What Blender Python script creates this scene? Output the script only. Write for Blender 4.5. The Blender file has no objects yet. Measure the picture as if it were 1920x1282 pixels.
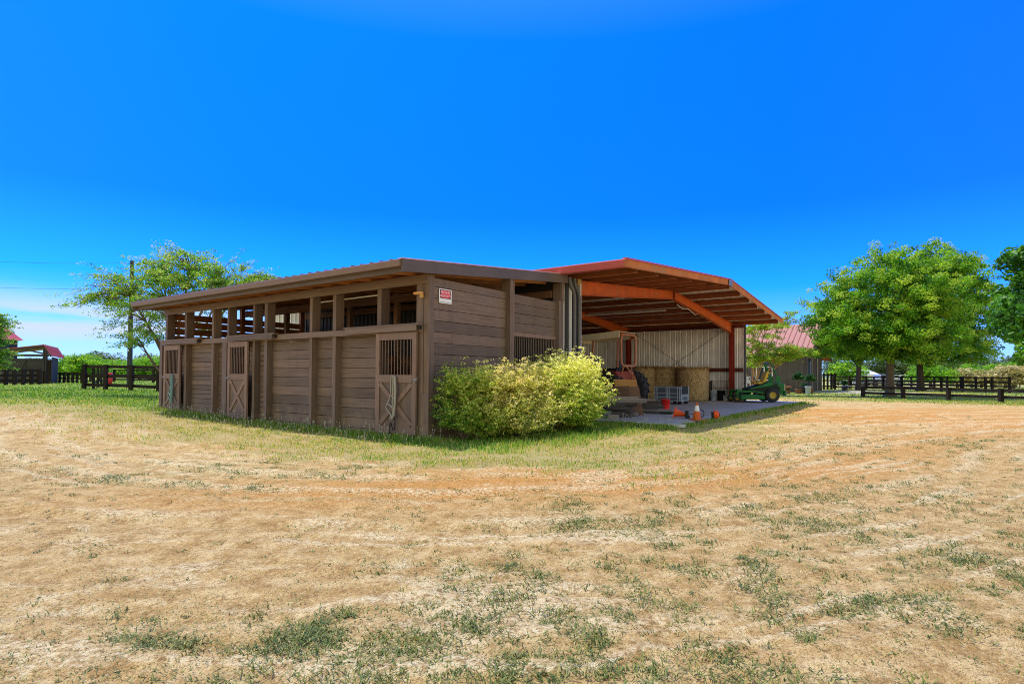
import bpy, math, random
import numpy as np
from mathutils import Vector, Matrix, Euler

# ------------------------------------------------------------------ scene, camera, light
S = bpy.context.scene
COL = S.collection
F = 1094.0                      # focal length in pixels of the 1920 px wide photograph
CAMH = 1.37
cam_d = bpy.data.cameras.new("camera")
cam_d.sensor_width = 36.0
cam_d.lens = 36.0 * F / 1920.0
cam_d.shift_y = 39.0 / 1920.0
cam_d.clip_start = 0.05
cam_d.clip_end = 3000.0
cam = bpy.data.objects.new("camera", cam_d)
COL.objects.link(cam)
CAM_R = Matrix.Rotation(math.radians(91.2), 4, 'X') @ Matrix.Rotation(math.radians(0.3), 4, 'Z')
cam.matrix_world = Matrix.Translation((0, 0, CAMH)) @ CAM_R
S.camera = cam

S.view_settings.view_transform = 'Standard'
S.view_settings.look = 'None'
S.view_settings.exposure = 0.38
S.view_settings.gamma = 1.0
S.view_settings.use_curve_mapping = False
S.cycles.use_denoising = True
S.cycles.denoising_input_passes = 'RGB_ALBEDO_NORMAL'
S.cycles.denoising_prefilter = 'NONE'
S.cycles.filter_width = 1.0
S.cycles.max_bounces = 8
S.cycles.diffuse_bounces = 4
S.cycles.transparent_max_bounces = 8

SUN_DIR = Vector((-0.858 * math.cos(math.radians(68.7)), 0.513 * math.cos(math.radians(68.7)), math.sin(math.radians(68.7))))
sun_d = bpy.data.lights.new("sun", 'SUN')
sun_d.energy = 3.7
sun_d.angle = math.radians(0.5)
sun_d.color = (1.0, 0.95, 0.87)
sun = bpy.data.objects.new("sun", sun_d)
COL.objects.link(sun)
sun.rotation_mode = 'QUATERNION'
sun.rotation_quaternion = SUN_DIR.to_track_quat('Z', 'Y')

W = bpy.data.worlds.new("World")
S.world = W
W.use_nodes = True
wn = W.node_tree.nodes; wl = W.node_tree.links
wn.clear()
def N(t, **k):
    n = wn.new(t)
    for a, b in k.items():
        setattr(n, a, b)
    return n
w_out = N('ShaderNodeOutputWorld'); w_bg = N('ShaderNodeBackground')
sky = N('ShaderNodeTexSky', sky_type='NISHITA', sun_disc=False)
sky.sun_elevation = math.radians(68.7)
sky.sun_rotation = math.atan2(SUN_DIR.x, SUN_DIR.y)
sky.air_density = 1.0; sky.dust_density = 0.3; sky.ozone_density = 2.5
w_tc = N('ShaderNodeTexCoord'); w_sep = N('ShaderNodeSeparateXYZ')
wl.new(w_tc.outputs['Generated'], w_sep.inputs[0])
# deep clear blue in the north half of the sky, unseen south half brightened as added fill light
def mathn(op, a=None, b=None, c=None):
    n = N('ShaderNodeMath', operation=op)
    for i, v in enumerate((a, b, c)):
        if v is None: continue
        if isinstance(v, (int, float)): n.inputs[i].default_value = v
        else: wl.new(v, n.inputs[i])
    return n.outputs[0]
def mapr(v, a, b, c, d):
    n = N('ShaderNodeMapRange', interpolation_type='SMOOTHSTEP')
    wl.new(v, n.inputs[0])
    for i, x in enumerate((a, b, c, d)): n.inputs[i + 1].default_value = x
    return n.outputs[0]
def mixc(f, a, b, mode='MIX'):
    n = N('ShaderNodeMix', data_type='RGBA', blend_type=mode)
    if isinstance(f, (int, float)): n.inputs[0].default_value = f
    else: wl.new(f, n.inputs[0])
    for i, v in ((6, a), (7, b)):
        if isinstance(v, tuple): n.inputs[i].default_value = (*v, 1)
        else: wl.new(v, n.inputs[i])
    return n.outputs[2]
north = mapr(w_sep.outputs[1], -0.15, 0.25, 0.0, 1.0)
tint_el = N('ShaderNodeValToRGB')
wl.new(w_sep.outputs[2], tint_el.inputs[0])
els = tint_el.color_ramp.elements
els[0].position = 0.0; els[0].color = (0.24, 0.40, 0.90, 1)
els[1].position = 1.0; els[1].color = (0.5, 0.9, 1.2, 1)
for p, c in ((0.06, (0.17, 0.38, 0.96)), (0.14, (0.02, 0.30, 1.1)), (0.26, (0.006, 0.215, 1.15)), (0.5, (0.006, 0.29, 1.45))):
    e = els.new(p); e.color = (*c, 1)
hs = N('ShaderNodeHueSaturation'); wl.new(sky.outputs[0], hs.inputs['Color']); hs.inputs['Saturation'].default_value = 1.0
skyn = mixc(1.0, sky.outputs[0], (0.1, 0.1, 0.1), 'MULTIPLY')
# thin cloud streaks low in the west
w_map = N('ShaderNodeMapping'); w_map.inputs['Scale'].default_value = (1.6, 1.6, 15.0)
w_map.inputs['Rotation'].default_value = (0.0, -0.10, 0.0)
wl.new(w_tc.outputs['Generated'], w_map.inputs[0])
w_no = N('ShaderNodeTexNoise'); w_no.inputs['Scale'].default_value = 1.7; w_no.inputs['Detail'].default_value = 5.0
wl.new(w_map.outputs[0], w_no.inputs['Vector'])
cl = mapr(w_no.outputs[0], 0.36, 0.56, 0.0, 1.0)
low = mathn('MULTIPLY', mapr(w_sep.outputs[2], 0.035, 0.06, 0.25, 1.0), mapr(w_sep.outputs[2], 0.07, 0.125, 1.0, 0.0))
west = mapr(w_sep.outputs[0], -0.30, -0.52, 0.0, 1.0)
east = mapr(w_sep.outputs[0], 0.45, 0.6, 0.0, 0.5)
clf = mathn('MULTIPLY', mathn('MULTIPLY', cl, low), mathn('ADD', west, east))
blue = mixc(1.0, skyn, tint_el.outputs[0], 'MULTIPLY')
blue = mixc(1.0, blue, (2.6, 2.6, 2.6), 'MULTIPLY')
edge = mathn('MULTIPLY', mapr(mathn('ABSOLUTE', w_sep.outputs[0]), 0.35, 0.75, 0.0, 1.0), 0.015)
blue = mixc(edge, blue, (0.35, 0.55, 1.0))
blue = mixc(clf, blue, (0.52, 0.62, 0.82))
south_fill = mixc(1.0, skyn, (3.1, 2.35, 1.6), 'MULTIPLY')  # unseen sky behind the camera, warmed and boosted to fill the shaded fronts
fin = mixc(north, south_fill, blue)
wl.new(fin, w_bg.inputs[0]); w_bg.inputs[1].default_value = 1.0
wl.new(w_bg.outputs[0], w_out.inputs[0])

# ------------------------------------------------------------------ placing
CX, CY = -1.74, 12.19                     # near corner of the stable
ANG = math.radians(-36.17)                # heading of both barns
UX, UY = 0.8073, -0.5902                  # local +x of the barns (towards the right, nearer)
VX, VY = 0.5902, 0.8073                   # local +y (away)
def UV(u, v):
    return (CX + UX * u + VX * v, CY + UY * u + VY * v)
def ray(px, py):
    d = CAM_R.to_3x3() @ Vector(((px - 960) / F, -(py - 680) / F, -1.0))
    return d
def sst(a, b, x):
    t = np.clip((np.asarray(x, dtype=float) - a) / (b - a), 0, 1)
    return t * t * (3 - 2 * t)
def gz(x, y):                             # height of the ground
    return 0.42 * sst(-3, -25, x) * sst(2, 16, y) + 0.0
def G(px, py):                            # ground point seen at a pixel
    d = ray(px, py); z = 0.0
    for _ in range(12):
        t = (z - CAMH) / d.z
        x, y = d.x * t, d.y * t
        z = float(gz(x, y))
    return (x, y, z)
def PT(px, depth, z=None):                # plan position of a pixel column at a distance
    d = ray(px, 700)
    t = depth / d.y
    x = d.x * t
    return (x, depth, float(gz(x, depth)) if z is None else z)
def U(px, v=0.0):                         # barn-local u of a pixel column on the plane y = v
    k = ray(px, 640); k = k.x / k.y
    return (k * (CY + VY * v) - CX - VX * v) / (UX - UY * k)
def V(px, u=0.0):
    k = ray(px, 600); k = k.x / k.y
    return (k * (CY + UY * u) - CX - UX * u) / (VX - VY * k)

# ------------------------------------------------------------------ object helpers
def tag(o, label=None, cat=None, group=None, kind=None):
    if label: o['label'] = label
    if cat: o['category'] = cat
    if group: o['group'] = group
    if kind: o['kind'] = kind
    return o
def empty(name, loc, rz=0.0, label=None, cat=None, group=None):
    o = bpy.data.objects.new(name, None)
    COL.objects.link(o)
    o.location = loc; o.rotation_euler = (0, 0, rz); o.empty_display_size = 0.2
    return tag(o, label, cat, group)
def mesh_np(name, verts, faces_flat, loops_per_face, mat, parent=None, tint=None, smooth=False):
    me = bpy.data.meshes.new(name)
    verts = np.asarray(verts, dtype=np.float32)
    nf = len(faces_flat) // loops_per_face
    me.vertices.add(len(verts)); me.vertices.foreach_set('co', verts.ravel())
    me.loops.add(len(faces_flat)); me.loops.foreach_set('vertex_index', np.asarray(faces_flat, dtype=np.int32))
    me.polygons.add(nf)
    me.polygons.foreach_set('loop_start', np.arange(0, nf * loops_per_face, loops_per_face, dtype=np.int32))
    if smooth: me.polygons.foreach_set('use_smooth', np.ones(nf, dtype=bool))
    me.update(calc_edges=True)
    if tint is not None:
        a = me.attributes.new('tint', 'FLOAT', 'FACE'); a.data.foreach_set('value', np.asarray(tint, dtype=np.float32))
    me.materials.append(mat)
    o = bpy.data.objects.new(name, me); COL.objects.link(o)
    if parent: o.parent = parent
    return o
RND = random.Random(7)
class MB:
    def __init__(s): s.v = []; s.f = []; s.t = []; s.sm = []
    def add(s, vs, fs, tint=None, smooth=False):
        b = len(s.v); s.v += [tuple(p) for p in vs]
        t = RND.random() if tint is None else tint
        for f in fs: s.f.append([b + i for i in f]); s.t.append(t); s.sm.append(smooth)
        return s
    def box(s, x0, x1, y0, y1, z0, z1, tint=None, M=None, jit=0.0):
        vs = [(x, y, z) for z in (z0, z1) for y in (y0, y1) for x in (x0, x1)]
        if jit: vs = [(a + RND.uniform(-jit, jit), b + RND.uniform(-jit, jit), c + RND.uniform(-jit, jit)) for a, b, c in vs]
        if M is not None: vs = [tuple(M @ Vector(p)) for p in vs]
        return s.add(vs, [(0, 2, 3, 1), (4, 5, 7, 6), (0, 1, 5, 4), (2, 6, 7, 3), (0, 4, 6, 2), (1, 3, 7, 5)], tint)
    def beam(s, p, q, w, h, up=(0, 0, 1), h2=None, tint=None, off=0.0):
        p = Vector(p); q = Vector(q); d = (q - p).normalized(); up = Vector(up)
        a = d.cross(up).normalized(); b = a.cross(d).normalized()
        h2 = h if h2 is None else h2
        vs = []
        for c, hh in ((p, h), (q, h2)):
            for sa, sb in ((-1, -1), (1, -1), (1, 1), (-1, 1)):
                vs.append(c + a * (w / 2 * sa) + b * (hh / 2 * sb + off))
        return s.add(vs, [(0, 1, 2, 3), (7, 6, 5, 4), (0, 4, 5, 1), (1, 5, 6, 2), (2, 6, 7, 3), (3, 7, 4, 0)], tint)
    def tube(s, pts, r, n=8, tint=None, closed=False, smooth=True):
        pts = [Vector(p) for p in pts]; m = len(pts)
        rs = r if isinstance(r, (list, tuple)) else [r] * m
        t = RND.random() if tint is None else tint
        ref = Vector((0.31, 0.17, 0.93)).normalized(); rings = []
        prev = None
        for i in range(m):
            a = pts[(i - 1) % m] if (closed or i > 0) else pts[i]
            b = pts[(i + 1) % m] if (closed or i < m - 1) else pts[i]
            d = (b - a).normalized()
            x = (prev - d * prev.dot(d)) if prev is not None else d.cross(ref)
            if x.length < 1e-5: x = d.orthogonal()
            x.normalize(); prev = x; y = d.cross(x)
            rings.append([pts[i] + (x * math.cos(2 * math.pi * k / n) + y * math.sin(2 * math.pi * k / n)) * rs[i] for k in range(n)])
        vs = [p for R_ in rings for p in R_]; fs = []
        for i in range(m if closed else m - 1):
            j = (i + 1) % m
            for k in range(n):
                fs.append((i * n + k, i * n + (k + 1) % n, j * n + (k + 1) % n, j * n + k))
        s.add(vs, fs, t, smooth)
        if not closed:
            s.add(rings[0], [tuple(range(n - 1, -1, -1))], t); s.add(rings[-1], [tuple(range(n))], t)
        return s
    def lathe(s, prof, c=(0, 0, 0), n=20, axis='Z', tint=None, smooth=True, cap=True):
        vs = []
        for r, z in prof:
            for k in range(n):
                a = 2 * math.pi * k / n
                p = (r * math.cos(a), r * math.sin(a), z)
                if axis == 'X': p = (z, r * math.cos(a), r * math.sin(a))
                if axis == 'Y': p = (r * math.cos(a), z, r * math.sin(a))
                vs.append((p[0] + c[0], p[1] + c[1], p[2] + c[2]))
        fs = []
        for i in range(len(prof) - 1):
            for k in range(n): fs.append((i * n + k, i * n + (k + 1) % n, (i + 1) * n + (k + 1) % n, (i + 1) * n + k))
        t = RND.random() if tint is None else tint
        s.add(vs, fs, t, smooth)
        if cap:
            if prof[0][0] > 1e-4: s.add(vs[:n], [tuple(range(n - 1, -1, -1))], t)
            if prof[-1][0] > 1e-4: s.add(vs[-n:], [tuple(range(n))], t)
        return s
    def prism(s, pts, a, b, axis='X', tint=None):       # outline pts in the other two axes, extruded from a to b
        n = len(pts)
        def P(p, t):
            return {'X': (t, p[0], p[1]), 'Y': (p[0], t, p[1]), 'Z': (p[0], p[1], t)}[axis]
        vs = [P(p, a) for p in pts] + [P(p, b) for p in pts]
        fs = [tuple(range(n - 1, -1, -1)), tuple(range(n, 2 * n))] + [(i, (i + 1) % n, n + (i + 1) % n, n + i) for i in range(n)]
        return s.add(vs, fs, tint)
    def build(s, name, mat, parent=None, M=None, bevel=0.0):
        me = bpy.data.meshes.new(name)
        v = s.v if M is None else [tuple(M @ Vector(p)) for p in s.v]
        me.from_pydata(v, [], s.f)
        a = me.attributes.new('tint', 'FLOAT', 'FACE'); a.data.foreach_set('value', s.t)
        me.polygons.foreach_set('use_smooth', s.sm)
        me.materials.append(mat)
        me.update()
        o = bpy.data.objects.new(name, me); COL.objects.link(o)
        if parent: o.parent = parent
        if bevel:
            b = o.modifiers.new('bevel', 'BEVEL'); b.width = bevel; b.segments = 2; b.limit_method = 'ANGLE'
        return o

# ------------------------------------------------------------------ materials
def mat_new(name):
    m = bpy.data.materials.new(name); m.use_nodes = True
    nt = m.node_tree; nt.nodes.clear()
    out = nt.nodes.new('ShaderNodeOutputMaterial'); b = nt.nodes.new('ShaderNodeBsdfPrincipled')
    nt.links.new(b.outputs[0], out.inputs[0])
    return m, nt, b, out
class NT:
    def __init__(s, nt): s.nt = nt
    def n(s, t, **k):
        x = s.nt.nodes.new(t)
        for a, b in k.items(): setattr(x, a, b)
        return x
    def l(s, a, b): s.nt.links.new(a, b)
    def coord(s, scale=(1, 1, 1), world=False, rot=(0, 0, 0)):
        m = s.n('ShaderNodeMapping'); m.inputs['Scale'].default_value = scale; m.inputs['Rotation'].default_value = rot
        if world: s.l(s.n('ShaderNodeNewGeometry').outputs['Position'], m.inputs[0])
        else: s.l(s.n('ShaderNodeTexCoord').outputs['Object'], m.inputs[0])
        return m.outputs[0]
    def noise(s, vec, scale, detail=4, rough=0.55, dist=0.0):
        x = s.n('ShaderNodeTexNoise'); s.l(vec, x.inputs['Vector'])
        x.inputs['Scale'].default_value = scale; x.inputs['Detail'].default_value = detail
        x.inputs['Roughness'].default_value = rough; x.inputs['Distortion'].default_value = dist
        return x.outputs[0]
    def ramp(s, v, stops):
        x = s.n('ShaderNodeValToRGB'); s.l(v, x.inputs[0]); e = x.color_ramp.elements
        e[0].position = stops[0][0]; e[0].color = (*stops[0][1], 1)
        e[1].position = stops[-1][0]; e[1].color = (*stops[-1][1], 1)
        for p, c in stops[1:-1]:
            q = e.new(p); q.color = (*c, 1)
        return x.outputs[0]
    def mr(s, v, a, b, c, d):
        x = s.n('ShaderNodeMapRange'); s.l(v, x.inputs[0])
        for i, y in enumerate((a, b, c, d)): x.inputs[i + 1].default_value = y
        return x.outputs[0]
    def mix(s, f, a, b, mode='MIX'):
        x = s.n('ShaderNodeMix', data_type='RGBA', blend_type=mode)
        if isinstance(f, (int, float)): x.inputs[0].default_value = f
        else: s.l(f, x.inputs[0])
        for i, v in ((6, a), (7, b)):
            if isinstance(v, tuple): x.inputs[i].default_value = (*v, 1)
            else: s.l(v, x.inputs[i])
        return x.outputs[2]
    def math(s, op, a, b=0.0):
        x = s.n('ShaderNodeMath', operation=op)
        for i, v in enumerate((a, b)):
            if isinstance(v, (int, float)): x.inputs[i].default_value = v
            else: s.l(v, x.inputs[i])
        return x.outputs[0]
    def attr(s, name, out='Fac'):
        x = s.n('ShaderNodeAttribute', attribute_name=name); return x.outputs[out]
    def bump(s, h, strength, dist, b):
        x = s.n('ShaderNodeBump'); x.inputs['Strength'].default_value = strength; x.inputs['Distance'].default_value = dist
        s.l(h, x.inputs['Height']); s.l(x.outputs[0], b.inputs['Normal'])
def simple(name, col, rough=0.6, metal=0.0, var=0.12, scale=6.0, bump=0.0, dirt=None, stretch=(1, 1, 1)):
    m, nt, b, out = mat_new(name); t = NT(nt)
    c = t.coord(stretch); nz = t.noise(c, scale, 5)
    k = t.mr(nz, 0.25, 0.75, 1 - var, 1 + var)
    tt = t.mr(t.attr('tint'), 0, 1, 1 - var * 0.7, 1 + var * 0.7); tt.node.clamp = False
    k = t.math('MULTIPLY', k, tt)
    cc = t.n('ShaderNodeCombineColor'); [t.l(k, cc.inputs[i]) for i in range(3)]
    colr = t.mix(1.0, col, cc.outputs[0], 'MULTIPLY')
    if dirt:
        d = t.noise(c, scale * 0.6, 6, 0.65)
        colr = t.mix(t.mr(d, 0.5, 0.72, 0, 0.8), colr, dirt)
    t.l(colr, b.inputs['Base Color'])
    b.inputs['Roughness'].default_value = rough; b.inputs['Metallic'].default_value = metal; b.inputs['Specular IOR Level'].default_value = 0.5 if rough < .42 else 0.2
    if bump: t.bump(nz, 0.5, bump, b)
    return m
def painted_wood(name, dark, light, grain, rough=0.7, worn=(0.19, 0.15, 0.125), knots=True, splash=False):
    m, nt, b, out = mat_new(name); t = NT(nt)
    c = t.coord(grain); g = t.noise(c, 1.0, 6, 0.6, 0.3)
    c2 = t.coord(); big = t.noise(c2, 0.9, 3)
    base = t.ramp(g, ((0.28, dark), (0.7, light)))
    k = t.mr(t.attr('tint'), 0, 1, 0.72, 1.26)
    cc = t.n('ShaderNodeCombineColor'); [t.l(k, cc.inputs[i]) for i in range(3)]
    base = t.mix(1.0, base, cc.outputs[0], 'MULTIPLY')
    base = t.mix(t.mr(big, 0.4, 0.75, 0, 0.35), base, worn)
    if knots:
        v = t.n('ShaderNodeTexVoronoi'); t.l(t.coord((1.0, 1.0, 1.25)), v.inputs['Vector']); v.inputs['Scale'].default_value = 3.1
        kn = t.mr(v.outputs['Distance'], 0.02, 0.075, 1, 0)
        base = t.mix(t.math('MULTIPLY', kn, 0.7), base, (0.045, 0.028, 0.02))
    if splash:
        sp = t.n('ShaderNodeSeparateXYZ'); t.l(t.n('ShaderNodeNewGeometry').outputs['Position'], sp.inputs[0])
        hgt = t.math('ADD', sp.outputs[2], t.mr(t.noise(c2, 3.5, 5, .7), .3, .7, .35, -.35))
        base = t.mix(t.mr(hgt, 0.12, 0.50, 0.65, 0), base, (0.26, 0.17, 0.10))
        st = t.noise(t.coord((5, 5, .5)), 1.0, 4, .6); base = t.mix(t.mr(st, .56, .68, 0, .5), base, (0.10, 0.068, 0.05))
        nl = t.noise(c2, 70, 1, .5); base = t.mix(t.mr(nl, .70, .74, 0, .6), base, (0.45, 0.40, 0.36))
    t.l(base, b.inputs['Base Color']); b.inputs['Roughness'].default_value = rough
    t.bump(g, 0.7, 0.010, b)
    return m
def foliage_mat(name, cols, trans=0.35):
    m, nt, b, out = mat_new(name); t = NT(nt)
    base = t.ramp(t.attr('tint'), [(i / (len(cols) - 1), c) for i, c in enumerate(cols)])
    t.l(base, b.inputs['Base Color']); b.inputs['Roughness'].default_value = 0.5
    b.inputs['Specular IOR Level'].default_value = 0.3
    tr = t.n('ShaderNodeBsdfTranslucent'); t.l(t.mix(1.0, base, (1.35, 1.35, 0.6), 'MULTIPLY'), tr.inputs[0])
    mx = t.n('ShaderNodeMixShader'); mx.inputs[0].default_value = trans
    t.l(b.outputs[0], mx.inputs[1]); t.l(tr.outputs[0], mx.inputs[2]); t.l(mx.outputs[0], out.inputs[0])
    return m

BR_D, BR_L = (0.088, 0.054, 0.034), (0.20, 0.128, 0.083)
M_plank = painted_wood('brown_planks', BR_D, BR_L, (1.2, 1.2, 42), splash=True)
M_post = painted_wood('brown_posts', BR_D, BR_L, (30, 30, 1.3), knots=False, splash=True)
M_trim = painted_wood('brown_trim', (0.11, 0.07, 0.046), (0.185, 0.122, 0.083), (1.2, 30, 30), knots=False)
M_fascia = painted_wood('grey_brown_fascia', (0.09, 0.066, 0.056), (0.135, 0.10, 0.085), (1.2, 1.2, 30), knots=False)
M_gutter = simple('gutter_metal', (0.20, 0.135, 0.10), 0.45, 0.3, 0.08)
M_inwood = painted_wood('shaded_inner_wood', (0.10, 0.045, 0.018), (0.22, 0.11, 0.05), (2, 2, 25), worn=(0.06, 0.035, 0.02))  # bare wood darkened, the shade under the roof put into its colour
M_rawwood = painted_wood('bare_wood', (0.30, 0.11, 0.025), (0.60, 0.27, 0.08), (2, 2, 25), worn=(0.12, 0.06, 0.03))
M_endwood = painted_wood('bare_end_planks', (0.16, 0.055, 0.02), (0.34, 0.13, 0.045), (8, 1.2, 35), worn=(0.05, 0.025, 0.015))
M_dirtfloor = simple('stall_dirt', (0.16, 0.10, 0.06), 0.95, 0, 0.3, 3)
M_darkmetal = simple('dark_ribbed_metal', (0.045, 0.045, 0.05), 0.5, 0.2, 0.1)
M_barn_roof = simple('weathered_red_brown_roof', (0.26, 0.09, 0.07), 0.45, 0.2, 0.15)
M_iron = simple('dull_steel', (0.28, 0.25, 0.23), 0.45, 0.7, 0.15)
M_bar = simple('painted_bars', (0.19, 0.13, 0.10), 0.45, 0.2, 0.08)
M_redroof = simple('red_roof', (0.46, 0.08, 0.055), 0.5, 0.1, 0.15, 1.5, dirt=(0.36, 0.13, 0.09))
M_gutter_red = simple('red_gutter', (0.50, 0.10, 0.09), 0.4, 0.15, 0.10)
M_rust = simple('red_oxide_steel', (0.55, 0.115, 0.02), 0.6, 0.1, 0.22, 3.0, dirt=(0.42, 0.15, 0.05))
M_rustdark = simple('dark_oxide_purlin', (0.25, 0.078, 0.03), 0.6, 0.1, 0.2, 3.0)
M_col = simple('dark_red_column', (0.21, 0.026, 0.016), 0.5, 0.1, 0.2, 3.0)
M_rake = simple('orange_rake_trim', (0.46, 0.155, 0.04), 0.85, 0.0, 0.25, 2.0, dirt=(0.36, 0.19, 0.08))
M_under = simple('pale_roof_underside', (0.88, 0.82, 0.70), 0.5, 0.0, 0.15, 2.0)
M_wallmetal = simple('grey_wall_metal', (0.76, 0.75, 0.73), 0.45, 0.0, 0.2, 1.2)
M_greymetal = simple('slate_trim_metal', (0.115, 0.112, 0.12), 0.45, 0.2, 0.12)
M_darksteel = simple('dark_girt', (0.11, 0.028, 0.022), 0.55, 0.1, 0.2)
M_black_fence = simple('black_fence_paint', (0.030, 0.021, 0.017), 0.95, 0, 0.3, 5)
M_white = simple('white_paint', (0.78, 0.78, 0.75), 0.5, 0, 0.06)
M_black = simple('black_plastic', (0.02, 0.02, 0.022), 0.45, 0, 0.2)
M_rubber = simple('tyre_rubber', (0.035, 0.036, 0.042), 0.75, 0, 0.25)
M_orange = simple('orange_plastic', (0.80, 0.10, 0.015), 0.45, 0, 0.1)
M_dirty_orange = simple('dirty_orange_plastic', (0.62, 0.12, 0.02), 0.5, 0, 0.2, 9, dirt=(0.22, 0.10, 0.05))
M_red = simple('red_plastic', (0.70, 0.02, 0.015), 0.4, 0, 0.1)
M_green = simple('mower_green', (0.01, 0.15, 0.035), 0.45, 0, 0.12, dirt=(0.03, 0.09, 0.03))
M_dkgreen = simple('mower_dark', (0.02, 0.035, 0.02), 0.8, 0, 0.2)
M_yellow = simple('yellow_vinyl', (0.68, 0.46, 0.06), 0.85, 0, 0.1)
M_binshade = simple('shaded_blue_grey_plastic', (0.10, 0.12, 0.16), 0.5, 0, 0.1)  # recessed bin panels: same plastic with recess shade put into the colour
M_bluegrey = simple('blue_grey_plastic', (0.36, 0.42, 0.50), 0.5, 0, 0.1)
M_cream = simple('cream_canopy', (0.66, 0.58, 0.40), 0.5, 0, 0.1, 5, dirt=(0.50, 0.42, 0.27))
M_tractor = simple('rusty_tractor_red', (0.26, 0.055, 0.03), 0.55, 0.1, 0.25, 5, dirt=(0.30, 0.11, 0.05))
M_rops = simple('rusty_hoop', (0.46, 0.21, 0.13), 0.55, 0.1, 0.2, 6, dirt=(0.42, 0.12, 0.05))
M_ply = painted_wood('plywood', (0.42, 0.19, 0.05), (0.60, 0.31, 0.09), (3, 3, 14), worn=(0.30, 0.13, 0.05))
M_ply2 = painted_wood('dark_plywood', (0.11, 0.055, 0.028), (0.19, 0.10, 0.055), (3, 3, 14), worn=(0.08, 0.045, 0.03))
M_lumber = painted_wood('weathered_lumber', (0.13, 0.105, 0.085), (0.33, 0.28, 0.23), (1.5, 30, 30), worn=(0.40, 0.36, 0.31))
M_lumber_dark = painted_wood('dark_lumber', (0.035, 0.03, 0.03), (0.10, 0.085, 0.075), (1.5, 30, 30), worn=(0.16, 0.14, 0.12))
M_pole = simple('creosoted_pole', (0.045, 0.05, 0.055), 0.8, 0, 0.3, 4, stretch=(5, 5, 0.6))
M_bark = simple('grey_brown_bark', (0.17, 0.125, 0.085), 0.9, 0, 0.35, 7, 0.03, stretch=(3, 3, 0.8))
M_bark_dark = simple('dark_bark', (0.075, 0.055, 0.04), 0.9, 0, 0.35, 7, 0.03, stretch=(3, 3, 0.8))
M_bark_tan = simple('tan_smooth_bark', (0.42, 0.235, 0.11), 0.7, 0, 0.25, 5, stretch=(3, 3, 0.6))
M_glass = simple('dark_window_glass', (0.03, 0.035, 0.04), 0.45, 0.0, 0.1)
M_silver = simple('silver_car_paint', (0.42, 0.44, 0.46), 0.25, 0.4, 0.05)
M_board = painted_wood('grey_brown_board_and_batten', (0.06, 0.046, 0.038), (0.105, 0.084, 0.07), (30, 30, 1.2), knots=False)
M_terracotta = simple('clay_pot', (0.24, 0.11, 0.07), 0.8, 0, 0.15)
M_rope = simple('pale_rope', (0.34, 0.31, 0.25), 0.9, 0, 0.25, 60)
M_rope_teal = simple('faded_teal_rope', (0.16, 0.27, 0.26), 0.9, 0, 0.2, 60)
# ------------------------------------------------------------------ ground
def vnoise(x, y, seed=0):
    x = np.asarray(x, dtype=np.float64); y = np.asarray(y, dtype=np.float64)
    xi = np.floor(x).astype(np.int64); yi = np.floor(y).astype(np.int64); fx = x - xi; fy = y - yi
    fx = fx * fx * (3 - 2 * fx); fy = fy * fy * (3 - 2 * fy)
    def h(a, b):
        n = (a * 374761393 + b * 668265263 + seed * 974711) & 0xffffffff
        n = ((n ^ (n >> 13)) * 1274126177) & 0xffffffff
        return ((n ^ (n >> 16)) & 0xffff) / 65535.0
    return (h(xi, yi) * (1 - fx) + h(xi + 1, yi) * fx) * (1 - fy) + (h(xi, yi + 1) * (1 - fx) + h(xi + 1, yi + 1) * fx) * fy
def fbm(x, y, seed=0, oct=4):
    s = 0; a = 0.5; t = 0
    for i in range(oct):
        s = s + a * vnoise(x * 2 ** i + 13.7 * i, y * 2 ** i - 7.3 * i, seed + i); t += a; a *= 0.5
    return s / t
def blob(x, y, px, py, rx, ry, ang=0.0, soft=0.5):       # soft elliptical patch centred on a ground point
    g = G(px, py); c, s = math.cos(ang), math.sin(ang)
    dx, dy = x - g[0], y - g[1]
    a = (dx * c + dy * s) / rx; b = (-dx * s + dy * c) / ry
    return 1 - sst(1 - soft, 1 + soft, np.sqrt(a * a + b * b))
_rk = np.array([(34, 20.5), (22, 18.0), (14, 16.0), (8.5, 12.6), (5.0, 9.4), (1.5, 7.4), (-2.5, 6.9), (-6.0, 8.0), (-9.5, 10.8), (-12.6, 15.0), (-15.5, 20.0), (-19, 27)], float)
def _catmull(P, n=4):
    o = []
    for i in range(1, len(P) - 2):
        for k in range(n):
            t = k / n; a, b, c, d = P[i - 1], P[i], P[i + 1], P[i + 2]
            o.append(.5 * ((2 * b) + (-a + c) * t + (2 * a - 5 * b + 4 * c - d) * t * t + (-a + 3 * b - 3 * c + d) * t ** 3))
    o.append(P[-2]); return np.array(o)
RK = _catmull(_rk)
def road_coords(x, y):                       # distance across and along the curving track
    best = np.full(np.shape(x), 1e9); D = np.zeros(np.shape(x)); Sx = np.zeros(np.shape(x)); s0 = 0.0
    for a, b in zip(RK[:-1], RK[1:]):
        d = b - a; L = np.hypot(*d); t = ((x - a[0]) * d[0] + (y - a[1]) * d[1]) / (L * L)
        tc = np.clip(t, 0, 1); ex, ey = x - a[0] - tc * d[0], y - a[1] - tc * d[1]; q = ex * ex + ey * ey
        sg = (x - a[0]) * d[1] - (y - a[1]) * d[0]; m = q < best
        best = np.where(m, q, best); D = np.where(m, np.sqrt(q) * np.sign(sg), D); Sx = np.where(m, s0 + tc * L, Sx); s0 += L
    return D, Sx
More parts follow.
